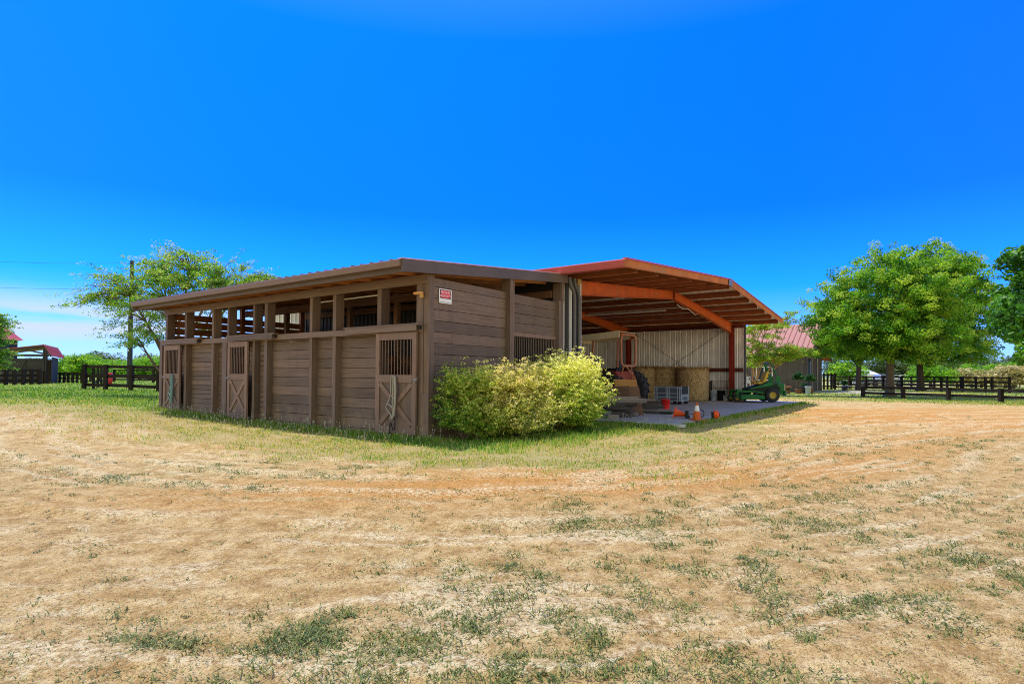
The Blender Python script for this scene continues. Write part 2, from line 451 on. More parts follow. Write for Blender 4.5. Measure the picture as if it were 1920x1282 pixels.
def masks(x, y):
    x = np.asarray(x, float); y = np.asarray(y, float)
    dx, dy = x - CX, y - CY
    u = dx * UX + dy * UY; v = dx * VX + dy * VY
    n1 = fbm(x * 0.5, y * 0.5, 3); n2 = fbm(x * 1.7, y * 1.7, 9); n3 = fbm(x * 5.0, y * 5.0, 21)
    rough = (n1 - 0.5) * 1.6 + (n2 - 0.5) * 1.1
    # --- dry lawn in front of the stable, wrapping round its corner and along the slab
    dv = -v
    lim = np.interp(u, [-26, -17, -13, -8, -4, 0, 2.5, 4.5, 7, 12], [1.2, 1.4, 2.6, 4.0, 3.6, 2.7, 2.2, 1.6, 1.0, 0.4])
    lawn = (1 - sst(-0.6, 0.9, dv - lim + rough * 1.5)) * sst(-17, -12.5, u) * (1 - sst(3.5, 6.5, u + rough)) * (1 - sst(-0.2, 0.6, v - 7))
    du = u - np.interp(v, [-2, 2, 6, 10, 16, 24, 27], [2.6, 3.2, 4.6, 4.8, 4.0, 3.5, 3.1])
    side = (1 - sst(-0.5, 0.7, du + rough * 0.9)) * sst(-1.5, 0.5, v) * (1 - sst(24.5, 27, v))
    # --- greener field behind and to the left of the stable
    t_left = sst(13.5, 20, y + 0.25 * (x + 12) + rough * 2.2) * (1 - sst(-13, -11, u * 1.0)) * (1 - sst(-14, -9, x))
    far = sst(26, 33, v + rough * 2.5) * (1 - sst(0, 1, -x - 60))
    rightg = sst(30.0, 34.0, y + 0.55 * (x - 24) + rough * 2.0)
    lushl = t_left * sst(17, 26, y + rough * 2.5)
    # --- sprawling patches on the open ground
    clump = sst(0.44, 0.64, n2 * 0.30 + n3 * 0.45 + fbm(x * 13, y * 13, 88, 2) * 0.25)
    P = 0
    for a in ((1050, 1200, 1.25, 0.75, 0.1, 0.7), (800, 1230, 0.7, 0.35, 0, 0.8), (1300, 1050, 1.5, 0.8, 0.15, 0.8),
              (1560, 960, 2.0, 1.1, 0.2, 0.8), (1700, 1050, 1.2, 0.7, 0.1, 0.8), (1250, 925, 2.3, 0.9, 0.35, 0.8),
              (1150, 985, 1.2, 0.5, 0.2, 0.8), (1650, 838, 4.6, 1.5, 0.25, 0.7), (1420, 905, 2.3, 0.8, 0.3, 0.8),
              (1860, 830, 2.5, 1.2, 0.2, 0.8), (1400, 1190, 0.8, 0.45, 0.1, 0.8), (930, 1030, 0.9, 0.35, 0.1, 0.9),
              (300, 890, 3.0, 0.9, -0.2, 0.8), (120, 870, 2.2, 0.8, -0.3, 0.9), (620, 1185, 0.8, 0.25, 0.1, 0.9),
              (1720, 1120, 0.6, 0.4, 0, 0.8), (560, 880, 2.6, 0.7, -0.1, 0.9), (350, 1200, 0.35, 0.2, 0, 0.9)):
        P = np.maximum(P, blob(x, y, *a))
    sparse = 0.16 * sst(-1.5, 3.5, x + 0.2 * (8 - y)) + 0.05 + 0.85 * P
    patch = clump * sparse
    grass = np.clip(np.maximum.reduce([lawn * 0.85, side * 0.75, t_left * 0.8, far * 0.8, rightg * 0.8]), 0, 1)
    # worn bare swathe of the track on the left
    bare = blob(x, y, 60, 815, 4.5, 2.6, -0.7, 0.6) * 0.7
    grass = grass * (1 - 0.85 * bare)
    lush = np.clip(np.maximum.reduce([lushl, far * 0.55, rightg * 0.45,
        (1 - sst(0.3, 0.95, dv + rough * 0.7)) * sst(-0.2, 0.0, dv) * (u < 1.5) * (u > -13),
        blob(x, y, 820, 835, 1.9, 0.42, -0.62, 0.5) * 0.95, side * (1 - sst(1.9, 2.9, u + rough * .6)) * 0.9 * (v < 7),
        blob(x, y, 425, 843, 0.4, 0.18, 0, 0.5), blob(x, y, 620, 828, 0.35, 0.16, 0, 0.5)]), 0, 1)
    # --- colour of bare soil
    rd, rs_ = road_coords(x, y); wob = (fbm(x * .5, y * .5, 61) - .5) * 0.8
    r = rd + wob; th = rs_ * 0.12
    streak = fbm(r * 3.4, th * 2.6, 41, 6); streak2 = fbm(r * 9.0, th * 4.0, 57, 3)
    ring = np.exp(-(rd / 1.5) ** 2) * sst(30, 18, rs_)
    om = np.clip(ring * 0.75 + blob(x, y, 1560, 775, 10, 2.8, 0.25, 0.7) * 1.1
                 + blob(x, y, 1850, 790, 6, 1.6, 0.1, 0.7) + blob(x, y, 1000, 900, 3.6, 0.9, 0.2, 0.8) * 0.75
                 + blob(x, y, 640, 930, 2.5, 0.7, 0.1, 0.8) * 0.35, 0, 1) * sst(0.25, 0.55, streak + 0.12)
    pale = np.maximum(sst(0.53, 0.63, streak * 0.4 + n2 * 0.25 + streak2 * 0.35) * 0.85, sst(.60, .72, n2 * .5 + n3 * .5) * sst(3.2, 1.5, y - 3) * .8)
    trk = sum(np.exp(-((rd + (fbm(x * .35, y * .35, 64) - .5) * .7 - c0 - .2) / .12) ** 2) for c0 in (-1.7, -.2, .75, 2.1, 3.3, 4.7, 5.9)) * sst(.34, .52, fbm(x * 1.3, y * 1.3, 65))
    pale = np.maximum(pale, np.clip(trk, 0, 1) * .85)
    for a in ((1030, 935, 1.5, 0.35, 0.15, 0.6), (130, 805, 2.6, 1.2, -0.6, 0.8), (1650, 795, 5, 0.8, 0.2, 0.7), (1020, 1230, 1.2, 0.5, 0.1, 0.7),
              (1450, 840, 3.5, 0.5, 0.5, 0.6), (1850, 930, 2.0, 0.5, 0.2, 0.7), (330, 870, 2.2, 0.4, -0.3, 0.7), (60, 1080, 0.7, .2, .3, .8)):
        pale = np.maximum(pale, blob(x, y, *a) * sst(0.47, 0.60, n2 * 0.4 + streak2 * 0.6))
    return grass, lush, patch, om, pale, streak2
FIELD = {}
def build_ground():
    nr, nc = 640, 460
    k = np.linspace(0, 1, nr)
    ys = np.concatenate([np.linspace(-9, 1.8, 40), 1.8 * (420 / 1.8) ** (np.linspace(0, 1, nr - 40) ** 1.0)[1:], [900]])
    nr = len(ys)
    xs = np.linspace(-1, 1, nc); xs = np.sign(xs) * (0.75 * np.abs(xs) + 0.25 * np.abs(xs) ** 3)
    Y = np.repeat(ys[:, None], nc, 1)
    X = xs[None, :] * (3.0 + np.abs(Y) * 1.6 + 6 * (Y < 0))
    Z = gz(X, Y)
    gr, lu, pa, om, pl, st2 = masks(X, Y)
    near = 1 - sst(14, 40, Y)
    rd, rs_ = road_coords(X, Y)
    rut = sum(np.exp(-((rd + (fbm(X * .35, Y * .35, 64) - .5) * .7 - c0) / .13) ** 2) for c0 in (-1.7, -.2, .75, 2.1, 3.3, 4.7)) * 0.045 * near
    h = -rut + (fbm(X * 1.1, Y * 1.1, 77, 3) - 0.5) * 0.05 + (fbm(X * 6, Y * 6, 78, 4) - 0.5) * 0.035 * near \
        + (fbm(X * 22, Y * 22, 79, 3) - 0.5) * 0.022 * (1 - sst(5, 12, Y)) + (st2 - 0.5) * 0.035 * near
    # keep it below the slabs and the stable floor
    u = (X - CX) * UX + (Y - CY) * UY; v = (X - CX) * VX + (Y - CY) * VY
    ins = (u < 3.1) & (u > -20) & (v > 0.1) & (v < 24.6)
    h = np.where(ins, np.minimum(h, 0.0) - 0.01, h)
    Z = Z + h
    verts = np.stack([X, Y, Z], -1).reshape(-1, 3)
    i = np.arange(nr - 1)[:, None] * nc + np.arange(nc - 1)[None, :]
    f = np.stack([i, i + 1, i + nc + 1, i + nc], -1).reshape(-1)
    m, nt, b, out = mat_new('sandy_ground'); t = NT(nt)
    c = t.coord(world=True)
    nf = t.noise(c, 26, 5, 0.7); nm = t.noise(c, 4.5, 5, 0.6); nb = t.noise(c, 0.8, 4); ng = t.noise(c, 90, 3, 0.6)
    sand = t.ramp(nm, ((0.36, (0.45, 0.265, 0.09)), (0.5, (0.60, 0.39, 0.148)), (0.64, (0.74, 0.525, 0.235))))
    sand = t.mix(t.math('MULTIPLY', t.attr('om'), t.mr(nm, 0.2, 0.8, 0.6, 1.0)), sand, (0.62, 0.27, 0.05))
    sand = t.mix(t.math('MULTIPLY', t.attr('pale'), t.mr(nf, 0.42, 0.55, 0.9, 0.15)), sand, (0.90, 0.76, 0.46))
    sand = t.mix(t.mr(ng, 0.54, 0.62, 0, 0.6), sand, (0.20, 0.105, 0.04))
    sand = t.mix(t.mr(nf, 0.56, 0.64, 0, 0.7), sand, (0.24, 0.13, 0.06))
    sand = t.mix(t.mr(nf, 0.46, 0.36, 0, 0.5), sand, (0.84, 0.65, 0.34))
    dry = t.ramp(nf, ((0.3, (0.30, 0.25, 0.09)), (0.5, (0.46, 0.36, 0.15)), (0.7, (0.60, 0.42, 0.20))))
    dry = t.mix(t.mr(nb, 0.45, 0.65, 0, 0.35), dry, (0.27, 0.29, 0.07))
    lushc = t.ramp(nf, ((0.3, (0.09, 0.20, 0.02)), (0.7, (0.30, 0.42, 0.06))))
    gcol = t.mix(t.attr('lush'), dry, lushc)
    gf = t.math('ADD', t.attr('grass'), t.mr(nm, 0.2, 0.8, -0.45, 0.45))
    gfac = t.mr(gf, 0.32, 0.62, 0, 1)
    col = t.mix(t.math('MULTIPLY', gfac, t.mr(nf, 0.35, 0.6, 0.65, 1.0)), sand, gcol)
    col = t.mix(t.math('MULTIPLY', t.attr('patch'), t.mr(nf, 0.35, 0.6, 0.05, 0.45)), col, (0.40, 0.32, 0.12))
    t.l(col, b.inputs['Base Color']); b.inputs['Roughness'].default_value = 0.95; b.inputs['Specular IOR Level'].default_value = 0.1
    hh = t.math('ADD', t.math('MULTIPLY', nf, 0.7), t.math('MULTIPLY', ng, 0.3))
    t.bump(hh, 1.0, 0.06, b)
    o = mesh_np('ground', verts, f, 4, m, smooth=True)
    for n, a in (('grass', gr), ('lush', lu), ('patch', pa), ('om', om), ('pale', pl)):
        at = o.data.attributes.new(n, 'FLOAT', 'POINT'); at.data.foreach_set('value', a.astype(np.float32).ravel())
    tag(o, kind='structure')
build_ground()

def blades(name, mat, x, y, z, L, wd, lean, seed, tint, up=1.0, ang=None):
    rs = np.random.RandomState(seed); n = len(x)
    a = rs.uniform(0, 2 * np.pi, n) if ang is None else ang
    ln = rs.uniform(*lean, n); ca, sa = np.cos(a), np.sin(a)
    px, py = -sa * wd / 2, ca * wd / 2
    h1, r1 = L * 0.55 * np.cos(ln * 0.6), L * 0.55 * np.sin(ln * 0.6)
    h2, r2 = h1 + L * 0.45 * np.cos(np.minimum(ln * 1.4, 1.7)), r1 + L * 0.45 * np.sin(ln * 1.2)
    P = np.empty((n, 5, 3))
    P[:, 0] = np.stack([x - px, y - py, z], -1); P[:, 1] = np.stack([x + px, y + py, z], -1)
    P[:, 2] = np.stack([x + px * .8 + ca * r1, y + py * .8 + sa * r1, z + h1 * up], -1)
    P[:, 3] = np.stack([x - px * .8 + ca * r1, y - py * .8 + sa * r1, z + h1 * up], -1)
    P[:, 4] = np.stack([x + ca * r2, y + sa * r2, z + h2 * up], -1)
    b = np.arange(n)[:, None] * 5
    f = np.concatenate([b + 0, b + 1, b + 2, b + 0, b + 2, b + 3, b + 3, b + 2, b + 4], 1).reshape(-1)
    return mesh_np(name, P.reshape(-1, 3), f, 3, mat, tint=np.repeat(tint, 3))
M_grass = foliage_mat('grass_blades', [(0.05, 0.085, 0.008), (0.09, 0.13, 0.012), (0.14, 0.18, 0.02), (0.27, 0.25, 0.05), (0.48, 0.37, 0.13)], 0.2)
M_lushgrass = foliage_mat('lush_blades', [(0.05, 0.16, 0.015), (0.12, 0.29, 0.02), (0.28, 0.40, 0.05), (0.50, 0.46, 0.13), (0.62, 0.46, 0.20)], 0.4)
def scatter_view(n, y0, y1, seed, power=-1.0):            # random ground points, dense close to the path where one stands
    rs = np.random.RandomState(seed)
    y = y0 * (y1 / y0) ** rs.uniform(0, 1, n) if power < 0 else rs.uniform(y0, y1, n)
    x = rs.uniform(-1, 1, n) * (1.0 + y * 1.02)
    return x, y, rs
def outside(x, y, m=0.0):
    u = (x - CX) * UX + (y - CY) * UY; v = (x - CX) * VX + (y - CY) * VY
    a = (u > -12.6 - m) & (u < 0.12) & (v > -0.02) & (v < 24)
    b = (u > -20) & (u < 2.95 + m) & (v > 6.2) & (v < 24.2)
    return ~(a | b)
# tufts on the open sand
x, y, rs = scatter_view(130000, 2.3, 22, 11)
gr, lu, pa, om, pl, _ = masks(x, y)
keep = (rs.uniform(0, 1, len(x)) < (pa * 0.27 * (1 - om * 0.7) + 0.008)) & outside(x, y, 0.1)
x, y, pa = x[keep], y[keep], pa[keep]
nb = 11
m = len(x); sz = rs.uniform(0.5, 1.35, m) * (0.55 + 0.45 * np.clip(pa * 1.3, 0, 1))
tx = np.repeat(x, nb); ty = np.repeat(y, nb); ss = np.repeat(sz, nb)
tx = tx + rs.normal(0, 0.05, len(tx)) * ss; ty = ty + rs.normal(0, 0.05, len(tx)) * ss
L = rs.uniform(0.03, 0.095, len(tx)) * ss
tint = np.clip(np.repeat(rs.uniform(0.1, 0.75, m), nb) + rs.normal(0, 0.16, len(tx)), 0, 1)
tag(blades('sand_grass', M_grass, tx, ty, gz(tx, ty) - 0.004, L, 0.0045 + 0.0006 * ty, (0.7, 1.5), 5, tint, up=0.62),
    'sprawling thin green tufts scattered over the bare sand', 'grass', kind='stuff')
# small dry stalks and litter everywhere
x, y, rs = scatter_view(90000, 2.3, 16, 14)
keep = outside(x, y) & (rs.uniform(0, 1, len(x)) < 0.05 + 0.5 * sst(.4, .65, fbm(x * 0.9, y * 0.9, 5)))
x, y = x[keep], y[keep]
tag(blades('dry_litter', M_grass, x, y, gz(x, y) + 0.004, rs.uniform(0.008, 0.035, len(x)), 0.0025 + 0.0005 * y, (1.2, 1.55), 6, rs.uniform(0.1, 0.9, len(x))),
    'tiny dry stalks and litter strewn over the sand', 'dry litter', kind='stuff')
# mown lawn near the barns
x, y, rs = scatter_view(330000, 6.5, 34, 12)
gr, lu, pa, om, pl, _ = masks(x, y)
n5 = fbm(x * 2.2, y * 2.2, 91)
pr = gr * sst(0.32, 0.58, n5 + (lu * 0.25)) * 0.7 + 0.10 * gr
keep = (rs.uniform(0, 1, len(x)) < pr) & outside(x, y, 0.02)
x, y, lu, n5 = x[keep], y[keep], lu[keep], n5[keep]
tint = np.clip(rs.uniform(0.4, 1.2, len(x)) - lu * 0.45 - (n5 - 0.5) * 0.9, 0, 1)
tag(blades('lawn', M_lushgrass, x, y, gz(x, y) - 0.004, rs.uniform(0.025, 0.075, len(x)) * (1 + 0.9 * lu), 0.006 + 0.0008 * y, (0.1, 1.2), 7, tint),
    'patchy half dry mown lawn around the stable', 'lawn', kind='stuff')
# field further out
x, y, rs = scatter_view(120000, 20, 80, 13)
gr, lu, pa, om, pl, _ = masks(x, y)
keep = (rs.uniform(0, 1, len(x)) < gr * 0.8) & outside(x, y, 0.1)
x, y, lu = x[keep], y[keep], lu[keep]
tag(blades('field_grass', M_lushgrass, x, y, gz(x, y), rs.uniform(0.04, 0.12, len(x)), 0.012 + 0.001 * y, (0.1, 1.0), 8,
    np.clip(rs.uniform(0.3, 1.1, len(x)) - lu * 0.45 + (fbm(x*.25, y*.25, 33)-.5)*1.2, 0, 1)), 'bright green grass of the fields beyond the barns', 'grass', kind='stuff')
# rank grass along the foot of the walls and the slab
rs = np.random.RandomState(31)
n = 9000
u = rs.uniform(-12.6, 0.6, n); v = -np.abs(rs.normal(0.02, 0.22, n)) - 0.03
x1, y1 = CX + UX * u + VX * v, CY + UY * u + VY * v
n2_ = 8000
v2 = rs.uniform(-0.3, 24.3, n2_); u2 = 3.0 + np.abs(rs.normal(0, 0.16, n2_)); nearh = v2 < 6.4
u2 = np.where(nearh, rs.uniform(0.9, 2.9, n2_), u2)
x2, y2 = CX + UX * u2 + VX * v2, CY + UY * u2 + VY * v2
n3_ = 5000
u3 = rs.uniform(0.1, 3.2, n3_); v3 = 6.1 - np.abs(rs.normal(0, 0.25, n3_))
x3, y3 = CX + UX * u3 + VX * v3, CY + UY * u3 + VY * v3
x = np.concatenate([x1, x2, x3]); y = np.concatenate([y1, y2, y3])
k = fbm(x * 2.0, y * 2.0, 17); keep = rs.uniform(0, 1, len(x)) < sst(0.28, 0.55, k)
x, y = x[keep], y[keep]
tag(blades('edge_grass', M_lushgrass, x, y, gz(x, y) - 0.005, rs.uniform(0.05, 0.20, len(x)) * 0.9, 0.009 + 0.0004 * y, (0.0, 0.8), 9,
    np.clip(rs.normal(0.42, 0.26, len(x)), 0, 1)), 'rank dark green grass along the walls and the slab edge', 'grass', kind='stuff')
# grey seed-headed weeds
n = 420
u = rs.uniform(-12.5, 0.5, n); v = -rs.exponential(0.7, n) - 0.1
k = (v > -3.5)
u, v = u[k], v[k]
mb = MB()
for a, b_ in zip(u, v):
    p = UV(a, b_); z0 = float(gz(*p)); h = rs.uniform(0.06, 0.22) * (1.3 if b_ > -0.6 else 0.8); q = (p[0] + rs.normal(0, .03), p[1] + rs.normal(0, .03))
    mb.tube([(p[0], p[1], z0), (q[0], q[1], z0 + h)], [0.003, 0.0025], 3, tint=0.7)
    mb.tube([(q[0], q[1], z0 + h), (q[0] + rs.normal(0, .012), q[1], z0 + h + 0.035)], [0.008, 0.004], 4, tint=0.9)
M_weed = foliage_mat('seed_heads', [(0.10, 0.13, 0.05), (0.34, 0.34, 0.24), (0.62, 0.60, 0.50)], 0.2)
tag(mb.build('seeding_weeds', M_weed), 'pale grey seed headed weeds along the stable front', 'weeds', kind='stuff')
# ------------------------------------------------------------------ the stable
ST = empty('stable', (CX, CY, 0), ANG, 'long low brown plank stable with a single pitch roof and three barred stall doors', 'stable')
UL = U(311)                                       # far left end of the front wall
def stp(mb, name, mat, **k): return mb.build(name, mat, ST, **k)
zr = lambda v: 3.64 + (v + 0.87) * 0.0925          # roof top height
# posts of the front wall
fronts = [(310, 313.7), (346, 349.7), (397, 400.6), (426, 429), (473.8, 477.6), (495.6, 501), (580.3, 585), (623.3, 629.6), (706.9, 714.7)]
post_u = []
for a, b_ in fronts:
    u0, u1 = U(a), U(b_)
    post_u.append((u0, u1))
    mb = MB(); mb.box(u0, u1, 0.0, 0.235, -0.1, 3.34, jit=0.003); stp(mb, 'post', M_post)
mb = MB(); mb.box(-0.15, 0.0, 0.0, 0.15, -0.12, 3.47)
stp(mb, 'corner_post', M_post)
mb = MB(); mb.box(-0.20, 0.03, -0.03, 0.18, -0.12, 0.98, jit=0.004); stp(mb, 'post_guard', M_post)
mb = MB(); mb.box(-0.36, -0.16, -0.012, 0.03, -0.1, 3.34); stp(mb, 'door_jamb', M_post)
# horizontal siding of the front wall, one panel per bay
def siding(u0, u1, v0, v1, z0, z1, pitch, M=M_plank, along='u', parent=None, gap=0.011, name='siding_panel', knock=0.004):
    mb = MB(); z = z0
    while z < z1 - 0.02:
        zt = min(z + pitch - gap, z1); d = RND.uniform(-knock, knock); e = RND.uniform(-0.0015, 0.0015)
        if along == 'u': mb.box(u0, u1, v0 + d, v1 + d, z + e, zt + e)
        else: mb.box(u0 + d, u1 + d, v0, v1, z + e, zt + e)
        z += pitch
    return mb.build(name, M, parent or ST)
E = [p for p in post_u] + [(-0.15, 0.0)]
for i in range(len(E) - 1):
    a, b_ = E[i][1] + 0.002, E[i + 1][0] - 0.002
    wide = i in (5, 6, 7)
    if i == 0: a = U(338.5, 0.1)
    if i == 3: a = U(464, 0.1)
    if i == 8: continue
    siding(a, b_, 0.17, 0.205, -0.12, 2.30, 0.235 if wide else 0.142)
# the horizontal rail, sill and header
mb = MB(); mb.box(UL - 0.04, -0.16, -0.045, -0.003, 2.27, 2.41); stp(mb, 'rail', M_trim)
mb = MB()
for i in range(len(E) - 1): mb.box(E[i][1] + 0.003, E[i + 1][0] - 0.003, 0.0, 0.24, 2.345, 2.38)
stp(mb, 'sill', M_trim)
mb = MB(); mb.box(UL - 0.06, -0.005, -0.045, -0.004, 3.28, 3.47); stp(mb, 'header_beam', M_trim)
mb = MB(); mb.box(UL, -0.16, 0.10, 0.235, 3.342, 3.52); stp(mb, 'top_plate', M_rawwood)
# barred doors
def stall_door(u0, u1, latch_right, n=10, hood=None, jamb=None):
    z0, z1 = 0.09, 2.27; w = u1 - u0; st = 0.12
    ze = float(gz(*UV((u0 + u1) / 2, 0))); z0 += ze * 0.6
    fr = MB()
    fr.box(u0, u0 + st, -0.10, -0.05, z0, z1); fr.box(u1 - st, u1, -0.10, -0.05, z0, z1)
    fr.box(u0 + st, u1 - st, -0.098, -0.052, z1 - 0.15, z1); fr.box(u0 + st, u1 - st, -0.098, -0.052, 1.20, 1.36)
    fr.box(u0 + st, u1 - st, -0.098, -0.052, z0, z0 + 0.16)
    d = fr.build('stall_door', M_trim2, ST)
    g = MB()
    for i in range(n):
        x = u0 + st + (w - 2 * st) * (i + 0.7) / (n + 0.4)
        g.tube([(x, -0.072, 1.355), (x, -0.072, z1 - 0.145)], 0.0095, 6)
    g.build('grille', M_bar, d)
    pn = MB(); pn.box(u0 + st - 0.02, u1 - st + 0.02, -0.068, -0.056, z0 + 0.14, 1.22); pn.build('door_panel', M_post, d)
    br = MB()
    a0, a1, b0, b1 = u0 + st + 0.02, u1 - st - 0.02, z0 + 0.2, 1.17
    br.beam((a0, -0.081, b0), (a1, -0.081, b1), 0.022, 0.10, up=(0, 0, 1)); br.beam((a0, -0.085, b1), (a1, -0.085, b0), 0.026, 0.10, up=(0, 0, 1))
    br.build('cross_brace', M_trim2, d)
    lx = u1 - 0.02 if latch_right else u0 + 0.02; s = 1 if latch_right else -1
    lt = MB(); lt.tube([(lx - s * .13, -0.115, 1.245), (lx + s * .10, -0.115, 1.25)], 0.009, 6); lt.box(lx - .03, lx + .03, -0.112, -0.10, 1.22, 1.29)
    lt.tube([(lx - s * .02, -0.115, 1.25), (lx - s * .0, -0.15, 1.23), (lx + s * .015, -0.13, 1.17)], 0.008, 6)
    lt.tube([(lx + s * .08, -0.115, 1.25), (lx + s * .09, -0.14, 1.29), (lx + s * .11, -0.12, 1.31)], 0.008, 6)
    lt.build('latch', M_iron, d)
    bk = MB(); bk.box(u0 + st, u1 - st, -0.030, -0.022, z0, z0 + 0.02)
    return d, (u0 + u1) / 2
M_trim2 = painted_wood('door_paint', (0.165, 0.097, 0.063), (0.245, 0.15, 0.10), (9, 9, 3), knots=False)
d1, uc1 = stall_door(U(704.6, -0.1), U(780, -0.1), True)
d2, uc2 = stall_door(U(427, -0.1), U(463.5, -0.1), False, 9)
d3, uc3 = stall_door(U(307.5, -0.1), U(337.5, -0.1), False, 9)
# dark openings behind the grilles, and jambs beside the doors
mb = MB(); mb.box(U(417, -0.06), U(425, -0.06), -0.06, -0.002, 0.05, 2.27); stp(mb, 'door_jamb', M_post)
mb = MB(); mb.box(UL - 0.30, UL - 0.12, -0.06, 0.06, 0.05, 2.30); stp(mb, 'door_jamb', M_post)
# track covers
for a, b_, c in ((648, 789, 520), (428, 517, 0), (303, 375, 0)):
    mb = MB(); u0, u1 = U(a, -0.1), U(b_, -0.1)
    mb.box(u0, u1, -0.17, -0.048, 2.405, 2.45); mb.box(u0 + 0.05, u1 - 0.08, -0.165, -0.145, 2.29, 2.405)
    tc = stp(mb, 'track_cover', M_trim)
    mb = MB(); mb.box(u1 - 0.06, u1 - 0.02, -0.13, -0.06, 2.32, 2.39); mb.build('bracket', M_black, tc)
# side wall: planks, posts, barred window
PV = [(V(942.5, 0.0), V(958.0, 0.0) ), (V(1041, 0.0), V(1056, 0.0))]
va0, va1 = 0.16, 2.70
mid0, mid1 = 2.70, 2.94
end0, end1 = 5.02, 5.26
siding(-0.06, -0.02, 0.16, mid0, -0.12, 3.42, 0.2405, along='v', name='side_siding')
siding(-0.06, -0.02, mid1, end0, 2.46, 3.41, 0.2405, along='v', name='side_siding')
siding(-0.06, -0.02, mid1, end0, -0.12, 1.28, 0.2405, along='v', name='side_siding')
mb = MB(); mb.box(-0.16, 0.11, mid0, mid1 - 0.13, -0.1, zr(2.7) - 0.22); mb.box(0.112, 0.118, mid0, mid1 - 0.13, -0.1, 3.8); mb.box(-0.02, 0.075, mid1 - 0.13, mid1 , -0.1, zr(2.8) - 0.23); stp(mb, 'side_post', M_post)
mb = MB(); mb.box(-0.16, 0.10, end0, end0 + 0.10, -0.1, 3.45); mb.box(-0.16, 0.085, end0 + .10, end1, -0.1, zr(5.1) - 0.23); stp(mb, 'side_post', M_post)
mb = MB(); mb.box(0.087, 0.12, end0 + 0.14, end1 - .01, 3.45, zr(5.1) - 0.22); stp(mb, 'post_cap', M_post)
w_ = stp(MB().box(-0.05, -0.005, mid1, end0, 2.352, 2.452), 'barred_window', M_trim2)
MB().box(-0.05, -0.005, mid1, end0, 1.29, 1.36).build('window_sill', M_trim2, w_)
mb = MB(); nbar = 26
for i in range(nbar):
    v = mid1 + 0.04 + (end0 - mid1 - 0.08) * i / (nbar - 1); mb.tube([(-0.028, v, 1.355), (-0.028, v, 2.357)], 0.0085, 6)
mb.build('grille', M_bar, w_)
# far end wall with gaps between its bare planks
mb = MB(); z = 0.0
while z < 3.2:
    mb.box(UL - 0.02, UL + 0.02, 0.25, 5.2, z, z + (0.240 if z < 2.2 else 0.215 + RND.uniform(-0.012, 0.004)), jit=0.003); z += 0.242
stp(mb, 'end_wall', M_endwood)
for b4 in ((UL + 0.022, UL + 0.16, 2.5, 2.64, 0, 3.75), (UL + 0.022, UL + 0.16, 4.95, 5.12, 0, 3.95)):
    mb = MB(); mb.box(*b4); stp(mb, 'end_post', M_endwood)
# interior posts, beams and the ribbed rear wall
for u0 in (-9.6, -6.2, -4.1, -1.15):
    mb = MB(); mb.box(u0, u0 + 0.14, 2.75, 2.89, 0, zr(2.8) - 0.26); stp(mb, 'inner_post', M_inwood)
for b4 in ((UL, -0.2, 2.9, 2.94, 3.45, 3.68), (UL, -0.2, 2.70, 2.745, 3.44, 3.66)):
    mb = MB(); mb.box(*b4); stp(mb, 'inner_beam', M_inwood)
for b4 in ((UL, -0.2, 5.06, 5.15, 3.55, 3.75), (UL, -0.1, 4.9, 5.06, 2.6, 2.74)):
    mb = MB(); mb.box(*b4); stp(mb, 'ledger', M_inwood)
mb = MB(); mb.box(UL - 0.1, -0.10, 5.30, 5.33, 0, 4.05)
u = UL
while u < -0.2: mb.box(u, u + 0.035, 5.27, 5.298, 0, 4.04, tint=RND.random()); u += 0.22
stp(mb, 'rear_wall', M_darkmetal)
for u0 in (-8.2, -4.1):
    siding(u0, u0 + 0.04, 0.26, 5.2, 0.0, 1.9, 0.235, M_endwood, 'v', name='stall_partition')
mb = MB(); mb.box(UL, -0.08, 0.22, 5.25, -0.05, 0.03); stp(mb, 'stall_floor', M_dirtfloor)
# roof
UR = 0.14; ULr = U(252, -0.87)
rf = MB()
pr_ = [(-0.93, zr(-0.93) - 0.03), (5.42, zr(5.42) - 0.03), (5.42, zr(5.42)), (-0.93, zr(-0.93))]
rf.prism(pr_, ULr, UR, 'X')
roof = rf.build('roof', M_barn_roof, ST)
mb = MB(); u = ULr + 0.05
while u < UR - 0.02:
    mb.beam((u, -0.94, zr(-0.94) + 0.010), (u, 5.42, zr(5.42) + 0.010), 0.035, 0.026); u += 0.30
mb.build('roof_ribs', M_barn_roof, roof)
mb = MB(); mb.prism([(-0.82, zr(-0.82) - 0.055), (5.2, zr(5.2) - 0.055), (5.2, zr(5.2) - 0.035), (-0.82, zr(-0.82) - 0.035)], ULr + 0.05, UR - 0.08, 'X'); mb.build('roof_deck', M_rawwood, roof)
u = ULr + 0.25
while u < -0.1:
    mb = MB(); v0, v1 = -0.74, 5.15
    mb.beam((u, v0, zr(v0) - 0.145), (u, v1, zr(v1) - 0.145), 0.045, 0.175); mb.build('rafter', M_rawwood, roof); u += 0.72
mb = MB(); mb.prism([(-0.97, zr(-0.95) - 0.145), (-0.845, zr(-0.95) - 0.145), (-0.845, zr(-0.95) - 0.034), (-0.985, zr(-0.95) - 0.012), (-0.995, zr(-0.95) - 0.03)], ULr - 0.02, UR - 0.0, 'X')
stp(mb, 'gutter', M_gutter)
mb = MB(); mb.box(ULr + 0.02, UR - 0.04, -0.80, -0.765, zr(-0.78) - 0.25, zr(-0.78) - 0.06); stp(mb, 'eave_fascia', M_fascia)
mb = MB(); mb.prism([(-0.93, zr(-0.93) - 0.255), (5.36, zr(5.36) - 0.245), (5.36, zr(5.36) - 0.012), (-0.93, zr(-0.93) - 0.012)], UR + 0.002, UR + 0.036, 'X'); stp(mb, 'rake_fascia', M_fascia)
